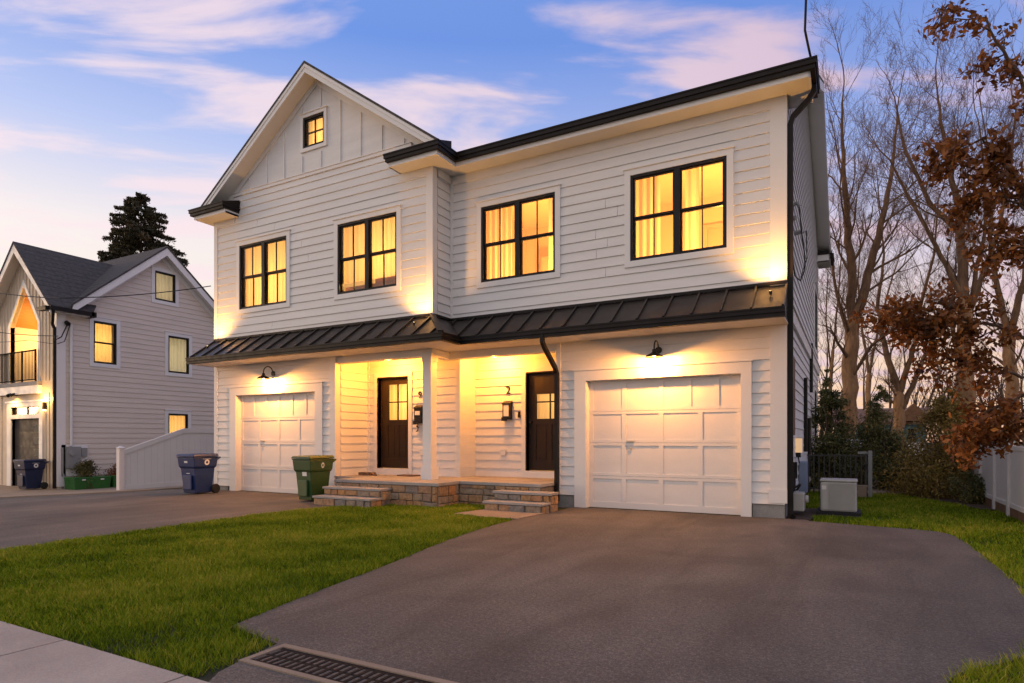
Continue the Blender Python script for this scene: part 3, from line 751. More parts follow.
# return wall of the projecting half, first floor up
wall(house, 'wall', east(XM), LY + .15, D, AW, SOF + .25, w_side0=3.33, joints=False)
# side and rear walls
RIDGE_Y, RS = 14.6, .45
def sclip(h):
    hw = (8.70 - .2 - h) / RS
    return (max(D - .0, RIDGE_Y - hw), min(REAR, RIDGE_Y + hw))
S1, S2, S3 = (17.4, 18.7, 3.5, 5.0), (17.2, 18.4, 1.05, 2.4), (10.5, 11.2, 1.25, 2.45)
wall(house, 'wall', east(XR), D + .15, REAR, .22, 8.4, [S1, S2, S3], clip=lambda h: (max(D + .15, sclip(h)[0]), sclip(h)[1]), cuts=[8.5 - RS * (RIDGE_Y - D - .15), 8.5 - RS * (REAR - RIDGE_Y)], w_side0=.20, joints=False)
def wclip(h):
    hw = (8.70 - .2 - h) / RS
    return (max(LY + .15, RIDGE_Y - hw), min(REAR, RIDGE_Y + hw))
wall(house, 'wall', west(XL), LY + .15, REAR, .0, 8.4, [], clip=wclip, cuts=[6.1], w_side0=.20, joints=False)
wall(house, 'wall', north(REAR), XL, XR, .0, SOF + .2, [], siding=False)
# porch walls
YB1, YB2 = 10.05, 10.55
DL, DR = (-8.72, -7.93, .55, 2.42), (-5.46, -4.62, .55, 2.41)
wall(house, 'porch_wall', front(YB1), -9.02, -6.65, .41, AW, [(DL[0], DL[1], .41, DL[3])], joints=False, w_side0=.41)
wall(house, 'porch_wall', front(YB2), -6.65, -4.43, .41, AW, [(DR[0], DR[1], .41, DR[3])], joints=False, w_side0=.41)
wall(house, 'porch_wall', east(-9.02), LY + .15, YB1, .41, AW, joints=False, w_side0=.41)
wall(house, 'porch_wall', east(-6.65), YB1, YB2, .41, AW, joints=False, w_side0=.41)
wall(house, 'porch_wall', west(-4.43), D + .15, YB2, .41, AW, joints=False, w_side0=.41)
# floors and ceilings inside, so room light stays in its room
mb = MB(); mb.box(XL + .15, XM - .16, LY + .16, D + .14, 3.20, 3.28); mb.box(XL + .15, XR - .15, D + .15, REAR - .15, 3.20, 3.28)
mb.box(-6.70, -6.62, D + .3, REAR - .2, .0, 6.3); mb.box(XL + .15, XR - .15, 13.0, 13.1, 0, 6.6); mb.box(XL + .15, XR - .15, D + .2, 13.0, 6.4, 6.46)
mb.build('interior_floor', M['soffit'], house)
# corner boards
mb = MB()
def cboard_front(Y, a, b, z0, z1): mb.box(a, b, Y - .026, Y + .001, z0, z1)
cboard_front(D, XR - .20, XR, .22, AW); cboard_front(D, XR - .20, XR, 3.36, SOF)
cboard_front(LY, XL, XL + .11, .10, AW); cboard_front(LY, XL, XL + .11, 3.36, SOF)
cboard_front(LY, XM - .12, XM, 3.36, SOF); mb.box(XM, XM + .026, LY - .026, LY + .10, 3.36, SOF)
cboard_front(LY, -9.14, -9.02, .30, AW); mb.box(-9.02, -8.994, LY - .026, LY + .08, .41, AW)
cboard_front(D, -4.43, -4.35, .22, AW)
mb.box(XR, XR + .026, D - .026, D + .10, .22, SOF)
cboard_front(YB1, -6.76, -6.65, .41, AW); mb.box(-6.65, -6.624, YB1 - .026, YB1 + .08, .41, AW)
cboard_front(YB1, -9.02, -8.96, .41, AW)
mb.box(XM + .016, XM + .075, D - .024, D + .001, 3.36, SOF)
mb.islands('corner_board', M['trim'], house)
mb = MB()   # frieze under the eaves + skirt + side belt
mb.box(XM + .08, XR - .20, D - .024, D + .001, SOF - .14, SOF)
mb.box(XM + .026, XM + .05, LY + .12, D - .03, SOF - .14, SOF)
mb.box(XL + .11, XL + .7, LY - .024, LY + .001, SOF - .12, SOF); mb.box(XM - .75, XM - .12, LY - .024, LY + .001, SOF - .12, SOF)
mb.box(XR - .22, XR + .03, D - .034, D - .026, .22, .42)
mb.box(XR, XR + .05, D + .16, REAR, 2.95, 3.16); mb.box(XR, XR + .075, D + .16, REAR, 3.16, 3.19)
mb.islands('trim_board', M['trim'], house)
# foundation
mb = MB(); mb.box(-4.43, -4.10, D + .005, D + .14, -.1, .22); mb.box(-1.27, XR - .005, D + .005, D + .15, -.1, .22)
mb.box(XR - .14, XR - .008, D + .15, REAR, -.1, .22); mb.box(XL, -12.29, LY + .005, LY + .14, -.1, .10); mb.box(-9.23, -9.02, LY + .005, LY + .14, -.1, .10)
mb.islands('foundation', M['block'], house)
# garage doors + casings
for (u0, u1), T, rows, tops in (((GR[0], GR[1]), FR, [.535, 1.085, 1.605], [0, .25, .5, .68, .85, 1]), ((GL[0], GL[1]), FL, [.535, 1.085, 1.605], [0, .17, .335, .5, .665, .83, 1])):
    g = garage_door(house, T, u0, u1, 2.12, rows, tops)
    t = MB(T); t.box(u0 - .21, u0 - .002, 0, .036, 0, 2.29); t.box(u1 + .002, u1 + .15 if T is FR else u1 + .21, 0, .036, 0, 2.29); t.box(u0 - .002, u1 + .002, 0, .036, 2.12, 2.29)
    t.box(u0 - .003, u0 + .006, -.14, 0, 0, 2.12); t.box(u1 - .006, u1 + .003, -.14, 0, 0, 2.12); t.box(u0, u1, -.14, 0, 2.114, 2.125)
    t.box(u0 - .23, u1 + (.17 if T is FR else .23), 0, .055, 2.29, 2.306)
    t.build('casing', M['trim'], g)
# windows
w1_ = window(house, FR, *W1, energy=330, lx=.86, lz=.05, lcol=(1, .46, .09), cur=None, depth=1.1)
w2_ = window(house, FR, *W2, energy=300, lx=.70, lz=.0, lcol=(1, .46, .09), cur=None, depth=1.0)
w3_ = window(house, FL, *W3, energy=140, lx=.6, lz=.42, gap=.26)
window(house, FL, *W4, energy=140, lx=.45, lz=.35)
window(house, FL, *AT, double=False, energy=70, lx=.6, lz=.4, hung=False, trimw=.07, depth=.6, lcol=(1, .52, .12))
window(house, east(XR), *S1, energy=0, double=False, label='dark unlit side window')
window(house, east(XR), *S2, energy=0, double=False, label='dark unlit side window')
M['beige'] = pmat('beige_lacquer', (.52, .38, .25), .6, var=.05)
M['room'] = pmat('cream_room_wall', (.72, .56, .38), .8, var=.03)
def room(w_, T, u0, u1, furn):
    mb = MB(T); a, b = u0 - .55, u1 + .55
    mb.box(a, b, -2.9, -2.85, 3.29, 5.96); mb.box(a - .04, a, -2.9, -.2, 3.29, 5.96); mb.box(b, b + .04, -2.9, -.2, 3.29, 5.96)
    mb.box(a, b, -2.85, -.2, 5.92, 5.96)
    mb.build('room_wall', M['room'], w_)
    mb = MB(T)
    for (p, q, d0, d1, z0, z1) in furn: mb.box(p, q, d0, d1, z0, z1)
    mb.islands('furniture', M['beige'], w_)
def side_curtains(w_, T, u0, u1, h0, h1, spans):
    mb = MB(T)
    for (f0, f1) in spans:
        n = max(6, int((f1 - f0) * (u1 - u0) / .02)); ph = random.random() * 6
        for k in range(n):
            ua, ub = u0 + (u1 - u0) * (f0 + (f1 - f0) * k / n), u0 + (u1 - u0) * (f0 + (f1 - f0) * (k + 1) / n)
            da, db = -.16 + .022 * math.sin(k * 1.1 + ph), -.16 + .022 * math.sin((k + 1) * 1.1 + ph)
            mb.face((ua, da, h0 - .04), (ub, db, h0 - .04), (ub, db, h1 + .08), (ua, da, h1 + .08))
    mb.islands('curtain', M['curtain'], w_, smooth=True)
room(w1_, FR, W1[0], W1[1], [(-2.55, -2.47, -2.84, -2.78, 3.3, 5.35), (-1.72, -1.64, -2.84, -2.78, 3.3, 5.35), (-2.47, -1.72, -2.84, -2.79, 5.27, 5.35), (-2.47, -1.72, -2.84, -2.82, 3.3, 5.27)])
side_curtains(w1_, FR, *W1, [(-.03, .30), (.56, .70), (.97, 1.03)])
room(w2_, FR, W2[0], W2[1], [(-5.9, -5.2, -2.84, -2.4, 3.3, 5.1), (-4.7, -4.3, -2.84, -2.5, 3.3, 4.6)])
side_curtains(w2_, FR, *W2, [(-.03, .36), (.86, 1.03)])
mb = MB(FL); mb.box(W3[0] - .1, W3[1] + .1, -.40, -.30, W3[2] - .3, W3[2] + .22); mb.box(W3[0] + .7, W3[1] - .1, -.42, -.29, W3[2] + .22, W3[2] + .30); mb.build('headboard', M['tan_wood'], w3_)
# brown board panel on the side wall
mb = MB(east(XR)); mb.box(S3[0] - .04, S3[1] + .04, -.02, .02, S3[2] - .04, S3[3] + .04); mb.build('side_panel', M['brown'], house)

# front doors
def front_door(T, u0, u1, h0, h1, hinge_right, clear, label):
    d = MB(T); dd = -.07
    st = .115
    gz0, gz1 = h0 + (h1 - h0) * (.535 if clear else .53), h1 - (.13 if clear else .40)
    gu0, gu1 = u0 + (.20 if clear else .16), u1 - .10
    d.box(u0, gu0, dd - .045, dd, h0, h1); d.box(gu1, u1, dd - .045, dd, h0, h1)
    d.box(gu0, gu1, dd - .045, dd, gz1, h1); d.box(gu0, gu1, dd - .045, dd - .012, h0, gz0)
    mid = (gu0 + gu1) / 2
    d.box(gu0, gu1, dd - .012, dd, h0, h0 + .20); d.box(gu0, gu1, dd - .012, dd, gz0 - .10, gz0)
    d.box(mid - .04, mid + .04, dd - .012, dd, h0 + .20, gz0 - .10)
    for a, b in ((gu0, mid - .04), (mid + .04, gu1)):
        d.box(a + .04, b - .04, dd - .012, dd - .004, h0 + .24, gz0 - .14)
    gm = gz0 + (gz1 - gz0) * .5 if clear else gz0 + (gz1 - gz0) * .68
    d.box(mid - .012, mid + .012, dd - .035, dd - .008, gz0, gz1); d.box(gu0, gu1, dd - .034, dd - .009, gm - .012, gm + .012)
    o = d.build('front_door', M['door'], house); o['label'] = label
    g = MB(T); g.box(gu0, gu1, dd - .026, dd - .022, gz0, gz1); g.build('pane', M['glass'], o)
    k = MB(T); ku = u0 + .055 if hinge_right else u1 - .055
    k.tube([(ku, dd, h0 + .93), (ku, dd + .02, h0 + .93), (ku, dd + .04, h0 + .93), (ku, dd + .07, h0 + .93)], [.03, .03, .014, .028], 10)
    k.tube([(ku, dd, h0 + 1.06), (ku, dd + .02, h0 + 1.06)], .026, 10); k.islands('handle', M['black'], o)
    f = MB(T)
    f.box(u0 - .018, u0, -.13, .030, .41, h1); f.box(u1, u1 + .018, -.13, .030, .41, h1); f.box(u0, u1, -.13, .030, h1 - .0, h1 + .02)
    f.build('door_frame', M['door'], o)
    t = MB(T); tw = .09
    t.box(u0 - .018 - tw, u0 - .018, 0, .036, .41, h1 + .02 + tw); t.box(u1 + .018, u1 + .018 + tw, 0, .036, .41, h1 + .02 + tw); t.box(u0 - .018, u1 + .018, 0, .036, h1 + .02, h1 + .02 + tw)
    t.box(u0 - .018, u1 + .018, -.14, .05, .41, h0 - .01); t.build('casing', M['trim'], o)
    c = MB(T); n = 24
    for q in range(n):
        a, b = gu0 - .1 + (gu1 - gu0 + .2) * q / n, gu0 - .1 + (gu1 - gu0 + .2) * (q + 1) / n
        c.face((a, -.22 + .01 * math.sin(q * 1.4), gz0 - .05), (b, -.22 + .01 * math.sin(q * 1.4 + 1.4), gz0 - .05), (b, -.22 + .01 * math.sin(q * 1.4 + 1.4), gz1 + .05), (a, -.22 + .01 * math.sin(q * 1.4), gz1 + .05))
    c.build('curtain', M['curtain'], o, smooth=True)
    light('hall_light', 'POINT', T((u0 + u1) / 2 + .2, -1.0, 2.0), 110 if clear else 70, (1, .50, .13), .1, house)
    return o
front_door(front(YB1), *DL, False, True, 'brown front door with four pane glass')
front_door(front(YB2), *DR, True, False, 'brown front door with short glass behind the downspout')

# mail boxes, numbers, bells, outlets
def mailbox(T, u, h, tall):
    m = MB(T); m.box(u - .085, u + .085, .014, .11, h - .19, h + .12)
    m.hexa([(u - .095, .012, h + .12), (u + .095, .012, h + .12), (u + .095, .125, h + .10), (u - .095, .125, h + .10), (u - .095, .012, h + .175), (u + .095, .012, h + .175), (u + .095, .118, h + .125), (u - .095, .118, h + .125)])
    m.box(u - .10, u + .02, .11, .125, h - .22, h - .15)
    o = m.build('mailbox', M['black'], house)
    f = MB(T); f.box(u - .055, u + .055, .11, .116, h - .13, h + .09) if tall else f.box(u - .06, u + .06, .11, .116, h - .03, h + .05)
    f.build('mailbox_panel', M['sticker'], o)
mailbox(front(YB2), -5.86, 1.72, True); mailbox(front(YB1), -7.62, 1.66, False)
def number(txt, loc, size):
    c = bpy.data.curves.new('house_number', 'FONT'); c.body = txt; c.size = size; c.extrude = .006; c.align_x = 'CENTER'
    c.materials.append(M['black'])
    tmp = bpy.data.objects.new('tmp', c); COL.objects.link(tmp)
    me = bpy.data.meshes.new_from_object(tmp.evaluated_get(bpy.context.evaluated_depsgraph_get())); bpy.data.objects.remove(tmp)
    o = bpy.data.objects.new('house_number', me); COL.objects.link(o); o.parent = house
    o.location = Vector(loc) - house.location; o.rotation_euler = (R(90), 0, 0)
number('2', (-5.86, YB2 - .024, 2.03), .22); number('9', (-7.62, YB1 - .024, 1.98), .19)
mb = MB(front(YB2)); mb.box(-5.63, -5.585, .034, .058, 1.56, 1.68); mb.build('doorbell', M['black'], house)
mb = MB(front(YB1)); mb.tube([(-7.70, .02, 1.40), (-7.68, .05, 1.42), (-7.64, .06, 1.38), (-7.66, .05, 1.32), (-7.70, .03, 1.30)], .012, 6); mb.build('bell_hook', M['black'], house)
for T, u in ((front(YB2), -5.97), (front(YB1), -7.56)):
    mb = MB(T); mb.box(u - .055, u + .055, .012, .055, .83, .93); mb.box(u - .065, u + .065, .012, .06, .93, .945); mb.build('outlet_cover', M['sticker'], house)

# porch floor, stone base, steps
def stones(mb, T, u0, u1, h0, h1, hr=(.085, .15), wr=(.11, .30)):
    h = h0
    while h < h1 - .02:
        hh = random.uniform(*hr)
        if h1 - h - hh < .06: hh = h1 - h
        u = u0
        while u < u1 - .02:
            ww = random.uniform(*wr)
            if u1 - u - ww < .09: ww = u1 - u
            g = .006; j = lambda: random.uniform(-.009, .009)
            a, b, c, e = u + g, u + ww - g, h + g, h + hh - g
            dp = random.uniform(.012, .034); i = .011
            q = [(a + j(), c + j()), (b + j(), c + j()), (b + j(), e + j()), (a + j(), e + j())]
            q = [(min(max(x_, u0 + .002), u1 - .002), min(max(y_, h0 + .001), h1 - .003)) for x_, y_ in q]
            ctr = ((a + b) / 2, (c + e) / 2)
            ins = [(x_ + i * (1 if x_ < ctr[0] else -1), y_ + i * (1 if y_ < ctr[1] else -1)) for x_, y_ in q]
            P_ = [T(x_, -.01, y_) for x_, y_ in q] + [T(x_, dp * .6, y_) for x_, y_ in q] + [T(x_, dp + random.uniform(-.004, .004), y_) for x_, y_ in ins]
            k = [mb.P(p_) for p_ in P_]; mb.mark()
            for r0, r1 in ((0, 4), (4, 8)):
                for m_ in range(4): mb.f.append((k[r0 + m_], k[r0 + (m_ + 1) % 4], k[r1 + (m_ + 1) % 4], k[r1 + m_])); mb.m.append(0)
            mb.f.append(tuple(k[8:12])); mb.m.append(0)
            u += ww
        h += hh
mb = MB()
mb.box(-8.35, -6.02, 8.40, 9.13, .355, .41); mb.box(-9.02, -6.02, 9.13, YB1, .355, .41); mb.box(-6.02, -4.43, 9.05, 9.66, .355, .41); mb.box(-6.02, -4.43, 9.66, YB2, .355, .41); mb.box(-6.65, -6.02, YB1, YB2, .355, .41)
mb.build('porch_floor', M['slab'], house, bevel=.008)
mb = MB()
mb.box(-8.32, -6.05, 8.43, 9.12, -.1, .355); mb.box(-9.0, -6.05, 9.12, YB1, -.1, .354); mb.box(-6.05, -4.45, 9.08, 9.66, -.1, .355); mb.box(-6.05, -4.43, 9.66, YB2, -.1, .354)
pb = mb.build('porch_base', M['mortar'], house)
mb = MB()
stones(mb, front(8.43), -8.32, -6.05, -.05, .353); stones(mb, east(-6.05), 8.44, 9.07, -.05, .353); stones(mb, front(9.08), -6.03, -4.45, -.05, .353); stones(mb, west(-8.32), 8.44, 9.09, -.05, .353)
mb.build('stonework', M['stones'], pb)
mb = MB(); mb.box(-7.95, -7.55, YB1 - .34, YB1 - .10, .41, .435); mb.build('doormat', M['brown'], house)
mb = MB(); mb.box(-8.82, -8.52, 9.55, 9.73, .41, .47); mb.tube([(-8.54, 9.6, .46), (-8.44, 9.58, .44), (-8.36, 9.57, .425)], .018, 6); mb.build('boot_tray', M['brown'], house)
def steps(x0, x1, yf, ox, label):
    o = MB(); o.box(x0 + .03, x1 - .03, yf + .03, yf + .30, -.08, .112); o.box(x0 + ox + .03, x1 + ox * .6 - .03, yf + .30, yf + .575, -.08, .255)
    s = o.build('steps', M['mortar'], house); s['label'] = label
    q = MB(); stones(q, front(yf + .03), x0 + .03, x1 - .03, -.04, .110, (.14, .17), (.16, .32)); stones(q, front(yf + .30), x0 + ox + .03, x1 + ox * .6 - .03, .15, .253, (.10, .12), (.16, .32))
    stones(q, east(x1 - .03), yf + .04, yf + .29, -.04, .110, (.14, .17), (.10, .2)); stones(q, east(x1 + ox * .6 - .03), yf + .31, yf + .57, -.04, .253, (.10, .15), (.10, .2))
    q.build('stonework', M['stones'], s)
    t = MB(); t.box(x0, x1, yf, yf + .31, .112, .150); t.build('tread', M['slab'], s, bevel=.006)
    t = MB(); t.box(x0 + ox, x1 + ox * .6, yf + .27, yf + .575, .255, .295); t.build('tread', M['slab'], s, bevel=.006)
steps(-8.32, -6.98, 7.84, -.03, 'stone steps at the four pane door')
steps(-5.20, -4.13, 8.48, .03, 'stone steps beside the driveway')

# post and beams
mb = MB(); px_, py_ = -6.77, 9.20
mb.box(px_ - .09, px_ + .09, py_ - .09, py_ + .09, .41, 2.66)
post = mb.build('post', M['trim'], house)
mb = MB(); mb.box(px_ - .115, px_ + .115, py_ - .115, py_ + .115, .41, .62); mb.box(px_ - .105, px_ + .105, py_ - .105, py_ + .105, .62, .64); mb.build('post_base', M['trim'], post)
mb = MB(); mb.box(px_ - .105, px_ + .105, py_ - .105, py_ + .105, 2.56, 2.655); mb.build('post_cap', M['trim'], post)
mb = MB()
mb.box(-9.02, -6.66, LY + .0, LY + .20, 2.66, AW); mb.box(-6.86, -6.66, LY + .20, D + .20, 2.66, AW); mb.box(-6.66, -4.43, D - .0, D + .20, 2.66, AW)
mb.build('porch_beam', M['trim'], house)

# canopy (standing seam) : top edge on the wall, eave .62 out
OV, ZT, ZE = .62, 3.38, 2.93
cL, cR = XL + .02, XR + .04
XC = XM + OV                      # eave corner of the projecting half
def slab3(mb, a, b, c, d, t=.03):
    mb.hexa([(*a[:2], a[2] - t), (*b[:2], b[2] - t), (*c[:2], c[2] - t), (*d[:2], d[2] - t), a, b, c, d])
mb = MB()
P_LT, P_CT = (cL, LY, ZT), (XM, LY, ZT)
P_LE, P_CE = (cL, LY - OV, ZE), (XC, LY - OV, ZE)
P_VT, P_VE = (XM, D, ZT), (XC, D - OV, ZE)
P_RT, P_RE = (cR, D, ZT), (cR, D - OV, ZE)
slab3(mb, P_LE, P_CE, P_CT, P_LT); slab3(mb, P_CE, P_VE, P_VT, P_CT); slab3(mb, P_VE, P_RE, P_RT, P_VT)
awn = mb.build('awning_roof', M['seam'], house)
def lerp(a, b, t): return tuple(a[i] + (b[i] - a[i]) * t for i in range(3))
def rib(mb, a, b, h=.034, wd=.014):
    a, b = Vector(a), Vector(b); t = (b - a).normalized(); s = t.cross(Vector((0, 0, 1))).normalized() * wd; up = s.cross(t).normalized() * h
    if up.z < 0: up = -up
    mb.hexa([tuple(a - s), tuple(a + s), tuple(b + s), tuple(b - s), tuple(a - s + up), tuple(a + s + up), tuple(b + s + up), tuple(b - s + up)])
mb = MB(); xx = cL + .015
while xx < XC - .05:
    if xx <= XM: rib(mb, (xx, LY - OV, ZE), (xx, LY, ZT))
    else:
        t = 1 - (xx - XM) / OV; rib(mb, (xx, LY - OV, ZE), (xx, LY - OV + OV * t, ZE + (ZT - ZE) * t))
    xx += .405
xx = cR - .015
while xx > XM + .05:
    t = 1.0 if xx >= XC else 1.0
    if xx >= XC: rib(mb, (xx, D - OV, ZE), (xx, D, ZT))
    else:
        f = (XC - xx) / OV; rib(mb, (xx, D - OV + OV * f, ZE + (ZT - ZE) * f), (xx, D, ZT))
    xx -= .405
rib(mb, P_CE, P_CT, .04, .05)
mb.islands('seam_rib', M['seam'], awn)
mb = MB(); mb.box(cL, XM + .02, LY - .05, LY + .0, ZT - .01, ZT + .035); mb.box(XM, XM + .05, LY, D, ZT - .01, ZT + .035); mb.box(XM + .05, cR, D - .05, D, ZT - .01, ZT + .035); mb.build('flashing', M['gutter'], awn)
# canopy gutters (two steps), fascia, soffit
def gutter_run(mb, a0, a1, b0, b1, z0, z1):
    mb.box(a0, a1, b0, b1, z0, z1)
G0, G1 = OV, OV + .10
mb = MB()
for z0, z1, e in ((2.79, 2.845, .03), (2.845, 2.90, .01), (2.90, 2.922, 0.0)):
    mb.box(cL - .02, XC + .10 - e, LY - G1 + e, LY - G0 + .01, z0, z1)
    mb.box(XC - .01, XC + .10 - e, LY - G0 + .01, D - G0 - .002 , z0, z1)
    mb.box(XC + .10 - e, cR + .02, D - G1 + e, D - G0 + .01, z0, z1)
mb.build('awning_gutter', M['gutter'], house)
mb = MB()
mb.prism([(LY - .66, 2.80), (LY - .02, 2.80), (LY - .02, ZT - .05), (LY - .60, ZE - .04)], 'x', cL + .01, cL + .03)
mb.prism([(D - .66, 2.80), (D - .02, 2.80), (D - .02, ZT - .05), (D - .60, ZE - .04)], 'x', cR - .03, cR - .01)
mb.islands('awning_end_board', M['gutter'], house)
mb = MB()
mb.box(cL, XC + .02, LY - G0 - .02, LY - .002, AW, AW + .02); mb.box(XL + .1, XM + .0, LY + .0, YB2, AW, AW + .02)
mb.box(XM + .0, XC + .02, LY - .002, D, AW, AW + .019); mb.box(XM + .0, cR, D - G0 - .02, D - .0, AW + .001, AW + .021); mb.box(XM + .0, XR - .2, D + .0, YB2, AW, AW + .02)
mb.build('soffit', M['soffit'], house)
downspout(house, [(-4.38, D - .67, 2.84), (-4.38, D - .67, 2.72), (-4.385, D - .58, 2.64), (-4.40, D - .14, 2.36), (-4.40, D - .07, 2.26), (-4.40, D - .07, .10), (-4.39, D - .16, .03)], .036)

# main roof : ridge along X
mb = MB()
EY = D - .40
ez = 6.30
rz_ = ez + RS * (RIDGE_Y - EY)
mb.prism([(EY, ez), (RIDGE_Y, rz_), (2 * RIDGE_Y - EY, ez), (2 * RIDGE_Y - EY, ez - .05), (RIDGE_Y, rz_ - .05), (EY, ez - .05)], 'x', -12.95, XR + .33)
mb.build('roof', M['shingle'], house)
mb = MB()
for xe in (XR + .30, -12.93):
    mb.prism([(EY + .05, ez - .03), (RIDGE_Y, rz_ - .052), (2 * RIDGE_Y - EY - .05, ez - .03), (2 * RIDGE_Y - EY - .05, ez - .20), (RIDGE_Y, rz_ - .23), (EY + .05, ez - .20)], 'x', xe, xe + .028)
mb.prism([(D - .1, ez + .02), (RIDGE_Y, rz_ - .20), (REAR + .1, ez + .02), (REAR + .1, ez - .0), (RIDGE_Y, rz_ - .22), (D - .1, ez - .0)], 'x', XR - .02, XR + .30)
mb.islands('rake_board', M['trim'], house)
# gable roof on the projecting half
mb = MB(); gy = LY - .33
def gz_(x): return GTOP - GS * abs(x - GX)
xa, xb_ = GX - 3.40, GX + 3.24
mb.prism([(xa, gz_(xa)), (GX, GTOP), (xb_, gz_(xb_)), (xb_, gz_(xb_) - .05), (GX, GTOP - .05), (xa, gz_(xa) - .05)], 'y', gy - .02, RIDGE_Y)
mb.build('roof', M['shingle'], house)
mb = MB()
mb.prism([(xa + .02, gz_(xa) - .04), (GX, GTOP - .052), (xb_ - .02, gz_(xb_) - .04), (xb_ - .02, gz_(xb_) - .19), (GX, GTOP - .225), (xa + .02, gz_(xa) - .19)], 'y', gy, gy + .03)
mb.prism([(xa + .02, gz_(xa) - .03), (GX, GTOP - .05), (xb_ - .02, gz_(xb_) - .03), (xb_ - .02, gz_(xb_) - .10), (GX, GTOP - .12), (xa + .02, gz_(xa) - .10)], 'y', gy - .012, gy)
mb.islands('rake_board', M['trim'], house)
mb = MB(); mb.prism([(xa + .03, gz_(xa) - .165), (GX, GTOP - .175), (xb_ - .03, gz_(xb_) - .165), (xb_ - .03, gz_(xb_) - .185), (GX, GTOP - .195), (xa + .03, gz_(xa) - .185)], 'y', gy + .03, LY + .02); mb.build('rake_soffit', M['soffit'], house)
# eave soffits and boxed returns
SO = .34
BXL0, BXL1, BXR0, BXR1 = -12.95, -11.90, -7.36, XM + .34
mb = MB()
mb.box(XM + .0, XR + .32, D - SO, D - .0, SOF, SOF + .03)
mb.box(XM, XM + SO, LY - .0, D - SO, SOF + .001, SOF + .03)
mb.box(BXR0, BXR1, LY - SO, LY - .0, SOF, SOF + .03); mb.box(BXL0, BXL1, LY - SO, LY - .0, SOF, SOF + .03); mb.box(BXL0, XL, LY, REAR, SOF, SOF + .03)
mb.box(XR + .0, XR + .32, D, D + .42, SOF, SOF + .03); mb.box(XR, XR + .32, REAR - .4, REAR + .34, SOF, SOF + .03)
mb.islands('eave_soffit', M['soffit'], house)
mb = MB()   # fascia behind the gutters, and return cheeks
for (a0, a1, b0, b1) in ((XM + .3, XR + .32, D - SO - .025, D - SO), (BXR0, BXR1 + .02, LY - SO - .025, LY - SO), (BXL0, BXL1, LY - SO - .025, LY - SO)):
    mb.box(a0, a1, b0, b1, SOF - .005, SOF + .22)
mb.box(XM + SO, XM + SO + .025, LY - SO, D - SO - .025, SOF - .005, SOF + .22)
mb.box(XR + .32, XR + .345, D - SO, D + .42, SOF - .005, SOF + .22); mb.box(XR + .30, XR + .325, REAR - .4, REAR + .34, SOF - .005, SOF + .22)
mb.box(BXL1 - .025, BXL1, LY - SO, LY, SOF, SOF + .22); mb.box(BXR0, BXR0 + .025, LY - SO, LY, SOF, SOF + .22)
mb.box(XR, XR + .32, D + .40, D + .42, SOF, SOF + .22); mb.box(XR, XR + .32, REAR - .4, REAR - .38, SOF, SOF + .22)
mb.islands('fascia', M['trim'], house)
mb = MB()
for z0, z1, e in ((SOF + .07, SOF + .125, .03), (SOF + .125, SOF + .185, .01), (SOF + .185, SOF + .208, 0.0)):
    o0, o1 = SO + .025, SO + .115 - e
    mb.box(XM + o1, XR + .345 + .09 - e, D - o1, D - o0, z0, z1)                      # right eave
    mb.box(XM + o0, XM + o1, LY - o0, D - o0, z0, z1)                                   # step return
    mb.box(BXR0 - .05 + e, XM + o1, LY - o1, LY - o0, z0, z1)                           # right boxed return
    mb.box(BXR0 - .05 + e, BXR0, LY - o0, LY + .0, z0, z1)
    mb.box(BXL0 - .09 + e, BXL1 + .05 - e, LY - o1, LY - o0, z0, z1)                    # left boxed return
    mb.box(BXL1, BXL1 + .05 - e, LY - o0, LY + .0, z0, z1); mb.box(BXL0 - .09 + e, BXL0, LY - o0, REAR + .3, z0, z1)
    mb.box(XR + .345, XR + .345 + .09 - e, D - o0, D + .43, z0, z1)
    mb.box(XR + .325, XR + .325 + .09 - e, REAR - .42, REAR + .42, z0, z1)
mb.islands('gutter', M['gutter'], house)
mb = MB()   # little metal roofs on the returns
for a0, a1 in ((BXL0 - .06, BXL1 + .04), (BXR0 - .04, XM + .42)):
    mb.prism([(LY - .44, SOF + .205), (LY, SOF + .36), (LY, SOF + .20), (LY - .44, SOF + .19)], 'x', a0, a1)
mb.prism([(XR + .42, SOF + .205), (XR + .05, SOF + .30), (XR + .05, SOF + .20), (XR + .42, SOF + .19)], 'y', D - .1, D + .43)
mb.prism([(XR + .40, SOF + .205), (XR, SOF + .36), (XR, SOF + .20), (XR + .40, SOF + .19)], 'y', REAR - .42, REAR + .42)
mb.islands('return_roof', M['gutter'], house)
# right-corner downspout
downspout(house, [(XR + .37, D + .02, SOF + .06), (XR + .37, D + .03, SOF - .03), (XR + .30, D + .04, SOF - .12), (XR + .10, D + .06, SOF - .30), (XR + .065, D + .07, SOF - .40), (XR + .065, D + .07, .06), (XR + .10, D - .02, .03)], .040)

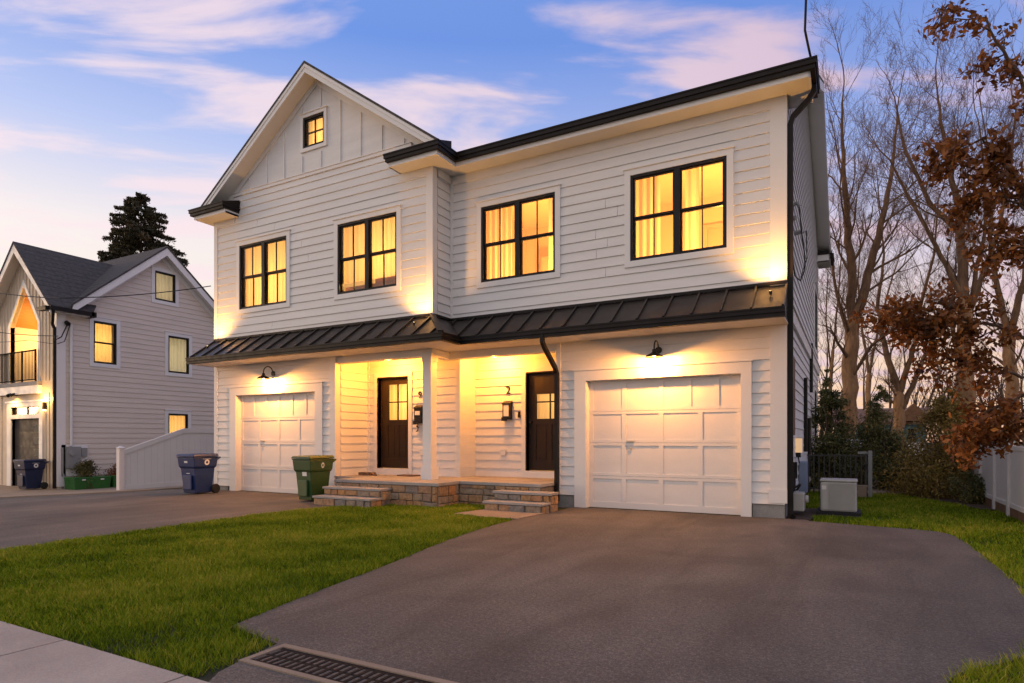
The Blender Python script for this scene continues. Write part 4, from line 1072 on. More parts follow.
# lamps on the house
gooseneck(house, FR, -2.66, 2.545); gooseneck(house, FL, -10.78, 2.545)
def recessed(x, y, e):
    r = MB(); r.lathe([(.075, 0), (.075, -.008), (.055, -.012)], (x, y, AW), 20); o = r.build('recessed_lamp', M['trim'], house)
    l = MB(); l.lathe([(.05, -.0125), (.048, -.016)], (x, y, AW), 20); l.build('lens', M['lens'], o)
    light('recessed_light', 'POINT', (x, y, AW - .12), e, (1, .35, .04), .06, house)
recessed(-8.05, 9.55, 135); recessed(-5.95, 10.14, 135)
def uplight(x, y, z, e, tilt):
    z += .0
    r = MB(); r.tube([(x, y, z), (x, y, z + .04), (x, y, z + .06)], [.015, .022, .022], 10); o = r.build('uplight', M['black'], house)
    l = MB(); l.tube([(x, y, z + .0605), (x, y, z + .063)], .014, 10); l.build('lens', M['lens'], o)
    light('uplight_beam', 'SPOT', (x, y, z + .08), e, (1, .47, .11), .03, house, tilt, R(130), .8)
uplight(XL + .20, LY - .33, ZT - .22, 135, (R(180 - 4), 0, 0))
uplight(XM - .16, LY - .33, ZT - .22, 135, (R(180 - 4), 0, 0))
uplight(XR - .16, D - .33, ZT - .22, 135, (R(180 - 4), 0, 0))

# services on the side wall
mb = MB(); mb.box(XR + .016, XR + .11, 11.35, 11.5, .92, 1.16); o = mb.build('side_lantern', M['lit_glass'], house)
mb = MB(); mb.box(XR + .016, XR + .09, 11.38, 11.47, .84, .92); mb.tube([(XR + .05, 11.42, .86), (XR + .07, 11.42, .74)], .012, 6); mb.build('lantern_bracket', M['black'], o)
for yy, z0, z1 in ((13.4, .9, 2.35), (14.6, .35, 1.6), (15.4, 2.2, 3.3)):
    mb = MB(); mb.tube([(XR + .05, yy, z0), (XR + .05, yy, z1)], .035, 8); mb.build('vent_pipe', M['black'], house)
mb = MB()
mb.tube([(XR + .06, 10.10, .02), (XR + .06, 10.10, .62)], .018, 8); mb.tube([(XR + .06, 10.10, .40), (XR + .16, 10.12, .46), (XR + .16, 10.3, .46), (XR + .10, 10.42, .36)], .016, 8)
mb.tube([(XR + .06, 10.0, .55), (XR + .10, 9.95, .48), (XR + .10, 9.9, .40), (XR + .06, 9.98, .32)], .012, 6); mb.tube([(XR + .06, 10.5, .2), (XR + .06, 10.5, .62)], .02, 8)
mb.islands('gas_pipe', M['black'], house)
mb = MB(); mb.box(XR + .03, XR + .22, 10.16, 10.44, .06, .34); mb.lathe([(.06, 0), (.06, .05)], (XR + .22, 10.3, .24), 14, 'x'); mb.build('gas_meter', M['ac'], house, bevel=.02)
mb = MB(); mb.box(XR + .016, XR + .08, 10.7, 10.82, .52, .78); mb.build('junction_box', M['black'], house)
mb = MB(); mb.box(XR + .016, XR + .15, 12.0, 12.35, .20, .75); mb.build('disconnect_box', M['greyblue'], house, bevel=.02)
mb = MB()
mb.tube([(XR + .05, 10.1, 4.62), (XR + .12, 10.1, 4.66), (XR + .16, 10.12, 4.60)], .03, 7); mb.tube([(XR + .05, 10.55, 4.35), (XR + .17, 10.55, 4.36)], .035, 7); mb.tube([(XR + .05, 9.95, 4.40), (XR + .12, 9.92, 4.38)], .035, 7)
mb.islands('insulator', M['grey'], house)
mb = MB()
mb.tube([(XR + .15, 10.12, 4.62), (XR + .16, 10.3, 4.45), (XR + .16, 10.55, 4.33), (XR + .18, 10.9, 4.1), (XR + .16, 11.3, 3.95), (XR + .10, 11.2, 3.75), (XR + .06, 10.6, 3.7), (XR + .05, 10.3, 3.9), (XR + .05, 10.2, 4.2)], .010, 5)
mb.tube([(XR + .16, 10.55, 4.33), (XR + .20, 11.0, 4.5), (XR + .18, 11.5, 4.2), (XR + .08, 11.6, 3.9)], .008, 5)
mb.tube([(XR + .05, 10.02, 4.3), (XR + .05, 10.02, 3.3)], .022, 6)
mb.islands('service_cable', M['wire'], house)

# ------------------------------------------------------------------ neighbour house
NX, NYF, NZ = -21.4, 9.92, -.41
nb = thing('neighbour_house', 'greige two storey house with steep charcoal roof, lit balcony and dark garage', 'house', (NX, NYF, NZ))
NF, NE = front(NYF), east(NX)
A_, B_, C_, D_ = (10.95, 11.66, 3.62, 4.98), (12.95, 13.70, 6.06, 7.08), (13.43, 14.22, 3.55, 4.87), (13.43, 14.18, .95, 2.08)
PY, PZ, NS = 13.2, 7.95, .86
def nclip(h):
    hw = (PZ - .05 - h) / NS
    return (max(NYF + .12, PY - hw), min(16.5, PY + hw))
wall(nb, 'wall', NE, NYF + .12, 16.5, NZ + .25, PZ - .08, [A_, B_, C_, D_], clip=nclip, cuts=[PZ - .05 - NS * (PY - NYF - .12), PZ - .05 - NS * (16.5 - PY)], mat=M['grey_siding'], expo=.17, w_side0=NZ + .25, joints=False)
mb = MB(); mb.box(NX - .12, NX - .005, NYF + .05, 16.5, NZ - .1, NZ + .25); mb.islands('foundation', M['block'], nb)
for wn, e, lc, cu in ((A_, 75, (1, .55, .14), 'curtain'), (B_, 30, (1, .72, .36), 'pale_curtain'), (C_, 26, (1, .78, .42), 'pale_curtain'), (D_, 80, (1, .52, .12), 'curtain')):
    window(nb, NE, *wn, double=False, energy=e, lcol=lc, cur=cu, grid=False, hung=(wn is A_), trimw=.12, lx=.4, lz=.5)
mb = MB(); mb.box(NX - 6, NX - .2, 11.5, 16.2, 2.8, 2.9); mb.box(NX - 6, NX - .2, 11.6, 11.7, NZ, 5.2); mb.box(NX - 6, NX - .2, 11.2, 16.2, 5.3, 5.38); mb.build('interior_floor', M['soffit'], nb)
# front gable: ridge along Y
GXn, GZn, GSn, GEX = -23.35, 7.45, 1.0, -21.10
def fclip(h):
    hw = (GZn - .12 - h) / GSn
    return (max(-24.05, GXn - hw), min(NX, GXn + hw))
# balcony recess opening (gabled), garage opening below
OPX0, OPX1, OPZ0, OPZs, OPZt = -24.35, -22.52, 2.98, 4.85, 6.12
OPC = (OPX0 + OPX1) / 2
mb = MB(NF)
def nfront(mb):
    g0, g1 = -24.25, -22.42
    zlow = NZ
    mb.box(-25.2, g0, -.12, 0, zlow, 2.98); mb.box(g1, NX, -.12, 0, zlow, 2.98); mb.box(g0, g1, -.12, 0, 2.25, 2.98)
    mb.box(-25.2, OPX0, -.12, 0, 2.98, OPZs); mb.box(OPX1, NX, -.12, 0, 2.98, OPZs)
    def rake(x): return GZn - .10 - GSn * abs(x - GXn)
    zE = rake(NX)
    # gable face with a pointed opening, in vertical strips
    n = 48
    for k in range(n):
        xa, xb = -25.2 + (NX + 25.2) * k / n, -25.2 + (NX + 25.2) * (k + 1) / n
        def low(x):
            if OPX0 < x < OPX1: return OPZs + (OPZt - OPZs) * (1 - abs(x - OPC) / (OPX1 - OPC))
            return OPZs
        la, lb, ta, tb = low(xa), low(xb), rake(xa), rake(xb)
        if ta > la + .01 or tb > lb + .01:
            ta, tb = max(ta, la), max(tb, lb)
            mb.hexa([(xa, -.12, la), (xb, -.12, lb), (xb, 0, lb), (xa, 0, la), (xa, -.12, ta), (xb, -.12, tb), (xb, 0, tb), (xa, 0, ta)])
nfront(mb); mb.build('wall', M['cream'], nb)
mb = MB(NF)   # battens + corner boards on the front
for k in range(18):
    xb = -24.95 + k * .205
    top = GZn - .14 - GSn * abs(xb - GXn)
    if top > 5.0:
        lowz = OPZs + (OPZt - OPZs) * max(0, 1 - abs(xb - OPC) / (OPX1 - OPC)) + .2 if OPX0 - .2 < xb < OPX1 + .2 else 2.98
        if top > lowz + .1: mb.box(xb - .02, xb + .02, 0, .018, lowz, top)
    if xb < -24.75 or xb > -22.15: mb.box(xb - .02, xb + .02, 0, .018, NZ + .05, 2.6)
mb.islands('batten', M['cream'], nb)
mb = MB(); mb.box(NX - .22, NX + .025, NYF - .03, NYF - .0, NZ + .1, 5.2); mb.box(NX, NX + .03, NYF - .0, NYF + .22, NZ + .1, 5.2); mb.islands('corner_board', M['trim'], nb)
mb = MB(NF)   # trim round the pointed opening
mb.box(OPX1, OPX1 + .13, -.12, .03, 2.98, OPZs); mb.box(OPX0 - .13, OPX0, -.12, .03, 2.98, OPZs)
for s in (-1, 1):
    xo, xi = (OPX1, OPC) if s > 0 else (OPX0, OPC)
    mb.hexa([(xo, -.12, OPZs), (xo + .13 * s, -.12, OPZs), (xo + .13 * s, .03, OPZs), (xo, .03, OPZs), (xi, -.12, OPZt), (xi, -.12, OPZt + .2), (xi, .03, OPZt + .2), (xi, .03, OPZt)]) if False else None
    mb.prism([(xo, OPZs), (xo + s * .13, OPZs), (xi, OPZt + .20), (xi, OPZt)], 'y', -.12, .03) if False else mb.hexa([(xo, -.1, OPZs), (xi, -.1, OPZt), (xi, -.1, OPZt + .2), (xo + s * .13, -.1, OPZs), (xo, .03, OPZs), (xi, .03, OPZt), (xi, .03, OPZt + .2), (xo + s * .13, .03, OPZs)])
mb.islands('opening_trim', M['trim'], nb)
mb = MB()   # recess: back wall, side walls, balcony floor
RB = NYF + 1.1
mb.box(OPX0 - .1, OPX1 + .1, RB, RB + .1, 2.98, 6.3); mb.box(OPX1, OPX1 + .06, NYF + .12, RB, 2.98, 4.95); mb.box(OPX0 - .06, OPX0, NYF + .12, RB, 2.98, 4.95)
mb.build('balcony_wall', M['siding'], nb)
mb = MB()
for s in (-1, 1):
    xo = OPX1 + .05 if s > 0 else OPX0 - .05
    zo = OPZs - .05
    mb.hexa([(xo, NYF + .02, zo + .02), (OPC, NYF + .02, OPZt + .02), (OPC, RB, OPZt + .02), (xo, RB, zo + .02), (xo, NYF + .02, zo + .06), (OPC, NYF + .02, OPZt + .06), (OPC, RB, OPZt + .06), (xo, RB, zo + .06)])
mb.build('balcony_ceiling', M['tan_wood'], nb)
mb = MB(); mb.box(-25.2, OPX1 + .2, NYF - .14, RB, 2.86, 2.98); mb.build('balcony_floor', M['slab'], nb)
mb = MB(); mb.box(-25.2, OPX1 + .22, NYF - .12, NYF - .001, 2.60, 2.86); mb.build('balcony_beam', M['trim'], nb)
mb = MB()
mb.box(-25.0, OPX1 - .0, NYF - .09, NYF - .06, 3.95, 3.99); mb.box(-25.0, OPX1, NYF - .09, NYF - .06, 3.03, 3.06)
for k in range(28): mb.box(OPX1 - .04 - k * .09, OPX1 - .025 - k * .09, NYF - .082, NYF - .068, 3.06, 3.95)
for xk in (OPX1 - .02, OPX1 - .88): mb.box(xk - .02, xk + .02, NYF - .095, NYF - .055, 2.98, 4.0)
mb.build('balcony_railing', M['rail'], nb)
mb = MB(); mb.box(-23.30, -22.62, RB - .04, RB - .002, 3.0, 4.75); o = mb.build('balcony_door', M['frame'], nb)
mb = MB(); mb.box(-23.20, -22.72, RB - .046, RB - .041, 3.15, 4.65); mb.build('pane', M['gdark'], o)
mb = MB(); mb.box(-23.66, -23.56, RB - .10, RB - .002, 4.12, 4.32); o = mb.build('balcony_lantern', M['black'], nb)
mb = MB(); mb.box(-23.645, -23.575, RB - .105, RB - .1, 4.14, 4.28); mb.build('lens', M['lens'], o)
light('balcony_light', 'POINT', (-23.55, RB - .35, 4.45), 90, (1, .48, .09), .06, nb)
# neighbour garage
mb = MB(NF); mb.box(-24.25, -22.42, -.12, -.08, NZ, 1.82); gd = mb.build('garage_door', M['gdark'], nb)
for k in range(4):
    mb = MB(NF); mb.box(-24.25, -22.42, -.08, -.078, NZ + .42 + k * .45, NZ + .43 + k * .45); mb.build('panel_line', M['frame'], gd)
for z in (.62, 1.0, 1.38):
    mb = MB(NF); mb.box(-22.95, -22.6, -.08, -.07, z, z + .22); mb.build('door_window', M['pale_curtain'], gd)
mb = MB(NF)
mb.box(-24.25, -24.05, 0, .05, NZ, 2.5) if False else None
mb.box(-24.52, -24.25, -.10, .04, NZ, 2.34); mb.box(-22.42, -22.22, -.10, .04, NZ, 2.34); mb.box(-24.25, -22.42, -.10, .04, 1.82, 1.95); mb.box(-24.25, -22.42, -.10, .04, 2.20, 2.34); mb.box(-24.6, -22.14, 0, .06, 2.34, 2.40)
mb.build('casing', M['trim'], gd)
mb = MB(NF); mb.box(-24.25, -22.42, -.06, -.05, 1.95, 2.20); tr_ = mb.build('transom_window', M['glass'], nb)
mb = MB(NF)
for x_ in (-24.25, -23.34, -22.46): mb.box(x_, x_ + .04, -.07, -.03, 1.95, 2.20)
mb.build('frame', M['frame'], tr_)
mb = MB(NF); mb.box(-24.3, -22.4, -.16, -.14, 1.9, 2.25); mb.build('curtain', M['curtain'], tr_)
light('garage_light', 'POINT', (-23.2, NYF + 1.1, 2.0), 26, (1, .45, .1), .1, nb)
mb = MB(NF); mb.box(-22.10, -22.02, .0, .10, 2.08, 2.32); o = mb.build('wall_lamp', M['black'], nb)
mb = MB(NF); mb.box(-22.09, -22.03, .02, .09, 2.05, 2.08); mb.box(-22.09, -22.03, .02, .09, 2.32, 2.345); mb.build('lens', M['lens'], o)
light('lamp_light', 'POINT', (-22.06, NYF - .20, 2.42), 34, (1, .54, .14), .04, nb)
mb = MB(NF); mb.tube([(-23.92, 0, 2.62), (-23.92, .1, 2.6)], .05, 8); mb.tube([(-24.05, .1, 2.64), (-24.0, .22, 2.56)], [.03, .06], 8); mb.tube([(-23.80, .1, 2.64), (-23.84, .22, 2.56)], [.03, .06], 8); mb.islands('flood_lamp', M['black'], nb)
light('flood_light', 'SPOT', (-23.92, NYF - .28, 2.52), 45, (1, .56, .15), .05, nb, (R(14), 0, 0), R(150), .6)
# roofs
def groof(x): return GZn - GSn * abs(x - GXn)
mb = MB(); GYf = NYF - .35
xa, xb_ = GEX, 2 * GXn - GEX
for e_, s_ in ((xa, 1), (xb_, -1)):
    q = [(e_, GYf, groof(e_)), (e_, 10.78, groof(e_)), (GXn, 12.75, GZn), (GXn, GYf, GZn)]
    mb.hexa([(x_, y_, z_ - .065) for x_, y_, z_ in q] + q)
mb.prism([(PY, PZ), (PY + 3.5, PZ - NS * 3.5), (PY + 3.5, PZ - NS * 3.5 - .06), (PY, PZ - .07)], 'x', NX - 6, NX + .36)
def mroof(y): return PZ - NS * (PY - y)
GXL = 2 * GXn - GEX
for P_ in ([(GEX, 10.15), (NX + .36, 10.15), (NX + .36, PY), (GXn, PY), (GXn, 12.60)], [(GXn, 12.60), (GXn, PY), (NX - 6, PY), (NX - 6, 10.15), (GXL, 10.15)]):
    for o_ in (0, -.065): mb.face(*[(x_, y_, mroof(y_) + o_) for x_, y_ in P_])
mb.face((NX + .36, 10.15, mroof(10.15)), (NX + .36, PY, PZ), (NX + .36, PY, PZ - .065), (NX + .36, 10.15, mroof(10.15) - .065))
mb.build('roof', M['shingle'], nb)
mb = MB()
mb.prism([(xb_, groof(xb_) - .06), (GXn, GZn - .072), (xa, groof(xa) - .06), (xa, groof(xa) - .24), (GXn, GZn - .36), (xb_, groof(xb_) - .24)], 'y', GYf + .02, GYf + .06)
mb.prism([(PY - 3.0, PZ - NS * 3.0 - .062), (PY, PZ - .072), (PY + 3.45, PZ - NS * 3.45 - .06), (PY + 3.45, PZ - NS * 3.45 - .30), (PY, PZ - .34), (PY - 3.0, PZ - NS * 3.0 - .30)], 'x', NX + .30, NX + .335)
mb.prism([(PY - 3.0, PZ - NS * 3.0 - .20), (PY, PZ - .22), (PY + 3.4, PZ - NS * 3.4 - .2), (PY + 3.4, PZ - NS * 3.4 - .22), (PY, PZ - .24), (PY - 3.0, PZ - NS * 3.0 - .22)], 'x', NX, NX + .30)
mb.prism([(xb_, groof(xb_) - .14), (GXn, GZn - .16), (xa, groof(xa) - .14), (xa, groof(xa) - .16), (GXn, GZn - .18), (xb_, groof(xb_) - .16)], 'y', GYf + .06, NYF + .01)
mb.box(NX, NX + .26, NYF - .30, 10.75, 5.02, 5.05); mb.box(NX, NX + .045, PY - 2.9, PY - 2.7, 5.0, 5.1)
mb.islands('rake_board', M['trim'], nb)
mb = MB(NE)
for s in (-1, 1):
    t1 = 2.9
    a, b = PZ - .24, PZ - .24 - NS * t1
    mb.hexa([(PY, 0, a - .2), (PY + s * t1, 0, b - .2), (PY + s * t1, .03, b - .2), (PY, .03, a - .2), (PY, 0, a), (PY + s * t1, 0, b), (PY + s * t1, .03, b), (PY, .03, a)])
mb.islands('frieze_board', M['trim'], nb)
mb = MB(); mb.box(GEX - .06, GEX + .08, GYf + .0, 10.80, 5.05, 5.17); mb.box(NX - .25, GEX - .06, GYf - .08, GYf + .06, 5.05, 5.17); mb.box(NX - .0, GEX + .08, 10.72, 10.86, 5.02, 5.18); mb.islands('gutter', M['gutter'], nb)
downspout(nb, [(GEX, NYF - .25, 5.06), (GEX - .02, NYF - .25, 4.95), (NX - .0, NYF - .14, 4.70), (NX - .02, NYF - .07, 4.55), (NX - .02, NYF - .07, NZ + .05)], .045)
# services
mb = MB(); mb.tube([(NX + .06, 10.28, .95), (NX + .06, 10.28, 4.75)], .04, 8); mb.build('conduit', M['sticker'], nb)
mb = MB(); mb.box(NX + .018, NX + .03, 10.02, 10.78, .0, .98); mb.build('meter_board', M['trim'], nb)
mb = MB(); mb.box(NX + .03, NX + .16, 10.12, 10.52, .25, .92); mb.lathe([(.08, 0), (.08, .05)], (NX + .16, 10.25, .72), 14, 'x'); mb.box(NX + .03, NX + .12, 10.55, 10.72, .6, .88); mb.build('electric_meter', M['grey'], nb)
mb = MB(); mb.tube([(NX + .05, 10.05, .9), (NX + .05, 10.05, .1), (NX + .10, 10.07, .0), (NX + .1, 10.1, NZ)], .025, 6); mb.build('meter_pipe', M['grey'], nb)
mb = MB(); mb.tube([(NX + .06, 10.15, 4.78), (NX + .16, 10.15, 4.72)], .07, 8); mb.tube([(NX + .14, 10.12, 4.68), (NX + .3, 9.9, 4.28), (NX + .2, 9.75, 4.15), (NX + .12, 9.8, 4.3)], .018, 6); mb.tube([(NX + .16, 10.2, 4.7), (NX + .25, 10.0, 4.15), (NX + .25, 9.8, 4.05)], .012, 6); mb.build('service_head', M['black'], nb)

# ------------------------------------------------------------------ yard fence between the houses
fx = -17.45
vf = thing('vinyl_fence', 'white vinyl privacy fence stepping down between the two houses', 'fence', (fx, 9.6, gz(fx)))
g0 = gz(fx)
mb = MB(); mb.box(fx - .07, fx + .07, 9.55, 9.69, g0 - .02, g0 + 1.17); mb.frustum(g0 + 1.17, .09, .09, g0 + 1.23, .02, .02, fx, 9.62); mb.build('fence_post', M['vinyl'], vf)
mb = MB(); mb.box(fx - .07, fx + .07, 14.2, 14.34, g0 - .02, g0 + 1.8); mb.build('fence_post', M['vinyl'], vf)
mb = MB(); T = east(fx)
def ftop(y): return g0 + (1.10 + (1.72 - 1.10) * min(1, (y - 9.69) / 1.75))
ys = [9.69 + .19 * k for k in range(25)]
for a, b in zip(ys, ys[1:]):
    a_ = a + .003; b = min(b, 14.2)
    if b <= a_: continue
    mb.hexa([(a_, -.02, g0 + .05), (b, -.02, g0 + .05), (b, .02, g0 + .05), (a_, .02, g0 + .05), (a_, -.02, ftop(a_)), (b, -.02, ftop(b)), (b, .02, ftop(b)), (a_, .02, ftop(a_))])
mb.v = [T(*p) for p in mb.v]
mb.build('fence_panel', M['vinyl'], vf)
mb = MB()
for (ya, yb) in ((9.69, 11.44), (11.44, 14.2)):
    mb.hexa([(fx - .045, ya, ftop(ya) - .11), (fx + .045, ya, ftop(ya) - .11), (fx + .045, yb, ftop(yb) - .11), (fx - .045, yb, ftop(yb) - .11), (fx - .045, ya, ftop(ya) + .02), (fx + .045, ya, ftop(ya) + .02), (fx + .045, yb, ftop(yb) + .02), (fx - .045, yb, ftop(yb) + .02)])
mb.box(fx - .04, fx + .04, 9.69, 14.2, g0 + .03, g0 + .16)
mb.build('fence_rail', M['vinyl'], vf)

# ------------------------------------------------------------------ bins
def make_bin(name, label, mat, loc, mark, group, rz=0.0, s=1.0):
    t = thing(name, label, 'bin', (0, 0, 0), 0, group)
    mb = MB()
    mb.frustum(.03, .20 * s, .21 * s, .57, .235 * s, .265 * s, 0, 0, 0, .0)
    mb.frustum(.57, .262 * s, .292 * s, .76, .275 * s, .315 * s)
    mb.frustum(.54, .237 * s, .267 * s, .57, .262 * s, .292 * s)
    mb.box(-.288 * s, .288 * s, -.328 * s, .328 * s, .76, .785)
    mb.box(-.14 * s, .14 * s, -.285 * s, -.25 * s, .10, .40)
    b = mb.build('body', mat, t, bevel=.014)
    mb = MB(); z = .79
    mb.hexa([(-.30 * s, -.345 * s, z), (.30 * s, -.345 * s, z), (.30 * s, .33 * s, z), (-.30 * s, .33 * s, z), (-.27 * s, -.315 * s, z + .045), (.27 * s, -.315 * s, z + .045), (.27 * s, .31 * s, z + .055), (-.27 * s, .31 * s, z + .055)])
    mb.build('lid', mat, t, bevel=.012)
    mb = MB(); mb.tube([(-.24 * s, .32 * s, .72), (-.24 * s, .40 * s, .76), (.24 * s, .40 * s, .76), (.24 * s, .32 * s, .72)], .018, 8); mb.build('handle', mat, t)
    for sx in (-1, 1):
        mb = MB(); mb.lathe([(.0, sx * .0), (.085, 0), (.10, sx * .012), (.10, sx * .05), (.085, sx * .062), (.03, sx * .062)], (sx * .215 * s, .27 * s, .10), 18, 'x'); mb.build('wheel', M['rubber'], t, smooth=False)
    mb = MB(); mb.tube([(-.2 * s, .27 * s, .10), (.2 * s, .27 * s, .10)], .014, 6); mb.build('axle', M['rubber'], t)
    # white marks : label on the street face, ring emblem on the right face
    mb = MB()
    def plate(x0, x1, z0, z1, zr=.66):
        yo = lambda z: -((.292 + (.315 - .292) * (z - .57) / .19) * s) - .004 if z > .57 else -((.21 + (.265 - .21) * (z - .03) / .54) * s) - .005
        mb.face((x0, yo(z0), z0), (x1, yo(z0), z0), (x1, yo(z1), z1), (x0, yo(z1), z1))
    if mark == 'ring':
        plate(-.05, .05, .655, .695); plate(-.04, .06, .43, .445)
    else:
        plate(-.02, .10, .47, .55); plate(.02, .10, .33, .36)
    mb.build('label_plate', M['sticker'], t)
    mb = MB(); n = 24; cz = .665; rx, rzv = ((.060, .060) if mark == 'ring' else (.034, .052)); inn = .45 if mark == 'ring' else .55
    xo = lambda z: (.262 + (.275 - .262) * (z - .57) / .19) * s + .005
    for k in range(n):
        a, b_ = 2 * math.pi * k / n, 2 * math.pi * (k + 1) / n
        q = [(1, a), (1, b_), (inn, b_), (inn, a)]
        mb.face(*[(xo(cz + rzv * f * math.sin(w_)), .02 + rx * f * math.cos(w_), cz + rzv * f * math.sin(w_)) for f, w_ in q])
    if mark == 'ring': mb.box(.2, xo(.72) + .002, -.08, .12, .732, .738); 
    mb.build('emblem', M['sticker'], t)
    t.location = loc; t.rotation_euler = (0, 0, rz)
    return t
bb = make_bin('wheeled_bin', 'blue wheeled bin standing beside the left garage door of the white duplex', M['blue'], (-12.06, 8.22, 0), 'ring', 'wheeled bins', R(4), .92)
make_bin('wheeled_bin', 'green wheeled bin next to the stone porch steps', M['green'], (-8.78, 8.30, 0), 'oval', 'wheeled bins', R(-3), .88)
b3 = copy_tree(bb); b3.location = (-21.98, 9.45, NZ + .03); b3.rotation_euler = (0, 0, R(6)); b3.scale = (1.05, 1.05, 1.10)
b3['label'] = 'dark blue wheeled bin in front of the charcoal garage door of the greige house'
for ch in b3.children:
    if ch.name.split('.')[0] in ('body', 'lid', 'handle'):
        ch.data = ch.data.copy(); ch.data.materials[0] = M['navy']

# green tubs against the neighbour wall
def tub(label, x0, x1, y0, y1, h, n):
    g = gz((x0 + x1) / 2)
    t = thing('plastic_tub', label, 'tub', ((x0 + x1) / 2, y0, g), 0, 'green plastic tubs')
    mb = MB(); cx_, cy_ = (x0 + x1) / 2, (y0 + y1) / 2; a, b = (x1 - x0) / 2, (y1 - y0) / 2
    mb.frustum(g, a * .92, b * .95, g + h - .05, a * .98, b * .99, cx_, cy_); mb.box(cx_ - a, cx_ + a, cy_ - b, cy_ + b, g + h - .05, g + h)
    mb.build('body', M['tub'], t, bevel=.01)
    mb = MB()
    for k in range(n):
        yc = y0 + (k + .5) * (y1 - y0) / n
        mb.box(x1 - .0, x1 + .012, yc - .05, yc + .05, g + h - .10, g + h - .06)
    mb.build('label_plate', M['sticker'], t)
tub('long low green plastic tub beside the grey electric meter', -21.15, -20.55, 9.98, 11.05, .40, 2)
tub('shorter green plastic tub tucked behind the white vinyl fence post', -21.15, -20.55, 11.12, 11.9, .40, 1)

# ------------------------------------------------------------------ foliage helpers
def leaf_quads(C, size, aspect=.5, flat=0.0, rnd=rng, sizes=None):
    n = len(C)
    a = rnd.normal(size=(n, 3)); a /= np.linalg.norm(a, axis=1, keepdims=True) + 1e-9
    b = rnd.normal(size=(n, 3)); b -= a * np.sum(a * b, 1, keepdims=True); b /= np.linalg.norm(b, axis=1, keepdims=True) + 1e-9
    s = (rnd.uniform(.6, 1.3, n) * size)[:, None] if sizes is None else sizes[:, None]
    U = a * s * .5; V = b * s * .5 * aspect
    return np.stack([C - U, C + V, C + U, C - V], 1)
def bush(name, label, cat, base, h, r, n, leaf, mat, group=None, shape='dome', lobes=22, aspect=.35, stem=None):
    t = thing(name, label, cat, base, 0, group)
    # uneven crown: clumps spread through a shaped volume
    K = lobes; cl = []; tries = 0
    while len(cl) < K and tries < 5000:
        tries += 1
        z = rng.uniform(.04, 1.0)
        if shape == 'dome': rr = r * math.sqrt(max(0, 1 - (z * .98) ** 2)) * (.75 + .25 * z)
        elif shape == 'cone': rr = r * (1 - z) ** .75 * (.35 + .65 * min(1, z * 5 + .4)) + .03
        else: rr = r * (.55 + .45 * math.sin(z * 3.0))
        a = rng.uniform(0, 2 * math.pi); q = rr * math.sqrt(rng.uniform(.25, 1.0)) * rng.uniform(.8, 1.12)
        cl.append((q * math.cos(a), q * math.sin(a), z * h, rr))
    cl = np.array(cl); w_ = np.clip(cl[:, 3], .1, None); idx = rng.choice(K, n, p=w_ / w_.sum())
    sp = np.clip(cl[idx, 3] * .34, .05 * r, .4 * r)[:, None]
    C = cl[idx, :3] + rng.normal(size=(n, 3)) * sp * np.array([1, 1, .8])
    C[:, 2] = np.abs(C[:, 2]) + .01
    tint = np.clip(rng.uniform(.2, .8, K)[idx] + rng.normal(0, .15, n), 0, 1)
    np_mesh('crown', leaf_quads(C + np.array(base), leaf, aspect), 4, mat, t, tint)
    mb = MB()
    for k in range(6):
        a = rng.uniform(0, 2 * math.pi); e = Vector((math.cos(a) * r * .4, math.sin(a) * r * .4, h * rng.uniform(.45, .8))); b0 = Vector(base)
        mb.tube([b0 + Vector((e.x * .05, e.y * .05, -.02)), b0 + e * .5 + Vector((0, 0, h * .08)), b0 + e], [.03 * max(.4, h / 2), .02 * max(.4, h / 2), .006], 5)
    mb.build('stem', M['bark_dark'], t)
    return t
bush('shrub', 'rounded yellow green shrub behind the long green tub', 'shrub', (-20.95, 10.45, NZ + .02), .84, .38, 4200, .07, M['shrub'])
bush('shrub', 'low rust coloured plant behind the short green tub', 'shrub', (-20.95, 11.5, NZ + .02), .70, .36, 1800, .07, M['rust'])

# ------------------------------------------------------------------ right yard
acu = thing('air_conditioner', 'grey air conditioner unit on the grass beside the side wall of the white house', 'air conditioner', (-.16, 10.75, 0))
ax0, ax1, ay0, ay1 = -.41, .08, 10.5, 11.0
mb = MB(); mb.box(ax0, ax1, ay0, ay1, .05, .50); mb.build('cabinet', M['ac'], acu, bevel=.03)
mb = MB(); mb.box(ax0 - .008, ax1 + .008, ay0 - .008, ay1 + .008, .50, .53); mb.build('top_cover', M['ac'], acu, bevel=.012)
mb = MB()
for k in range(18):
    u = ax0 + .12 + k * (ax1 - ax0 - .15) / 17; mb.box(u - .005, u + .005, ay0 - .014, ay0 - .0, .08, .48)
for k in range(9): mb.box(ax0 + .1, ax1 - .02, ay0 - .009, ay0 - .006, .09 + k * .047, .093 + k * .047)
mb.build('louver', M['ac'], acu)
mb = MB(); mb.box(ax0 - .05, ax1 + .05, ay0 - .05, ay1 + .05, 0, .05); mb.build('pad', M['rubber'], acu)
mb = MB(); mb.box(ax0 + .02, ax0 + .08, ay0 - .006, ay0, .38, .44); mb.build('label_plate', M['sticker'], acu)

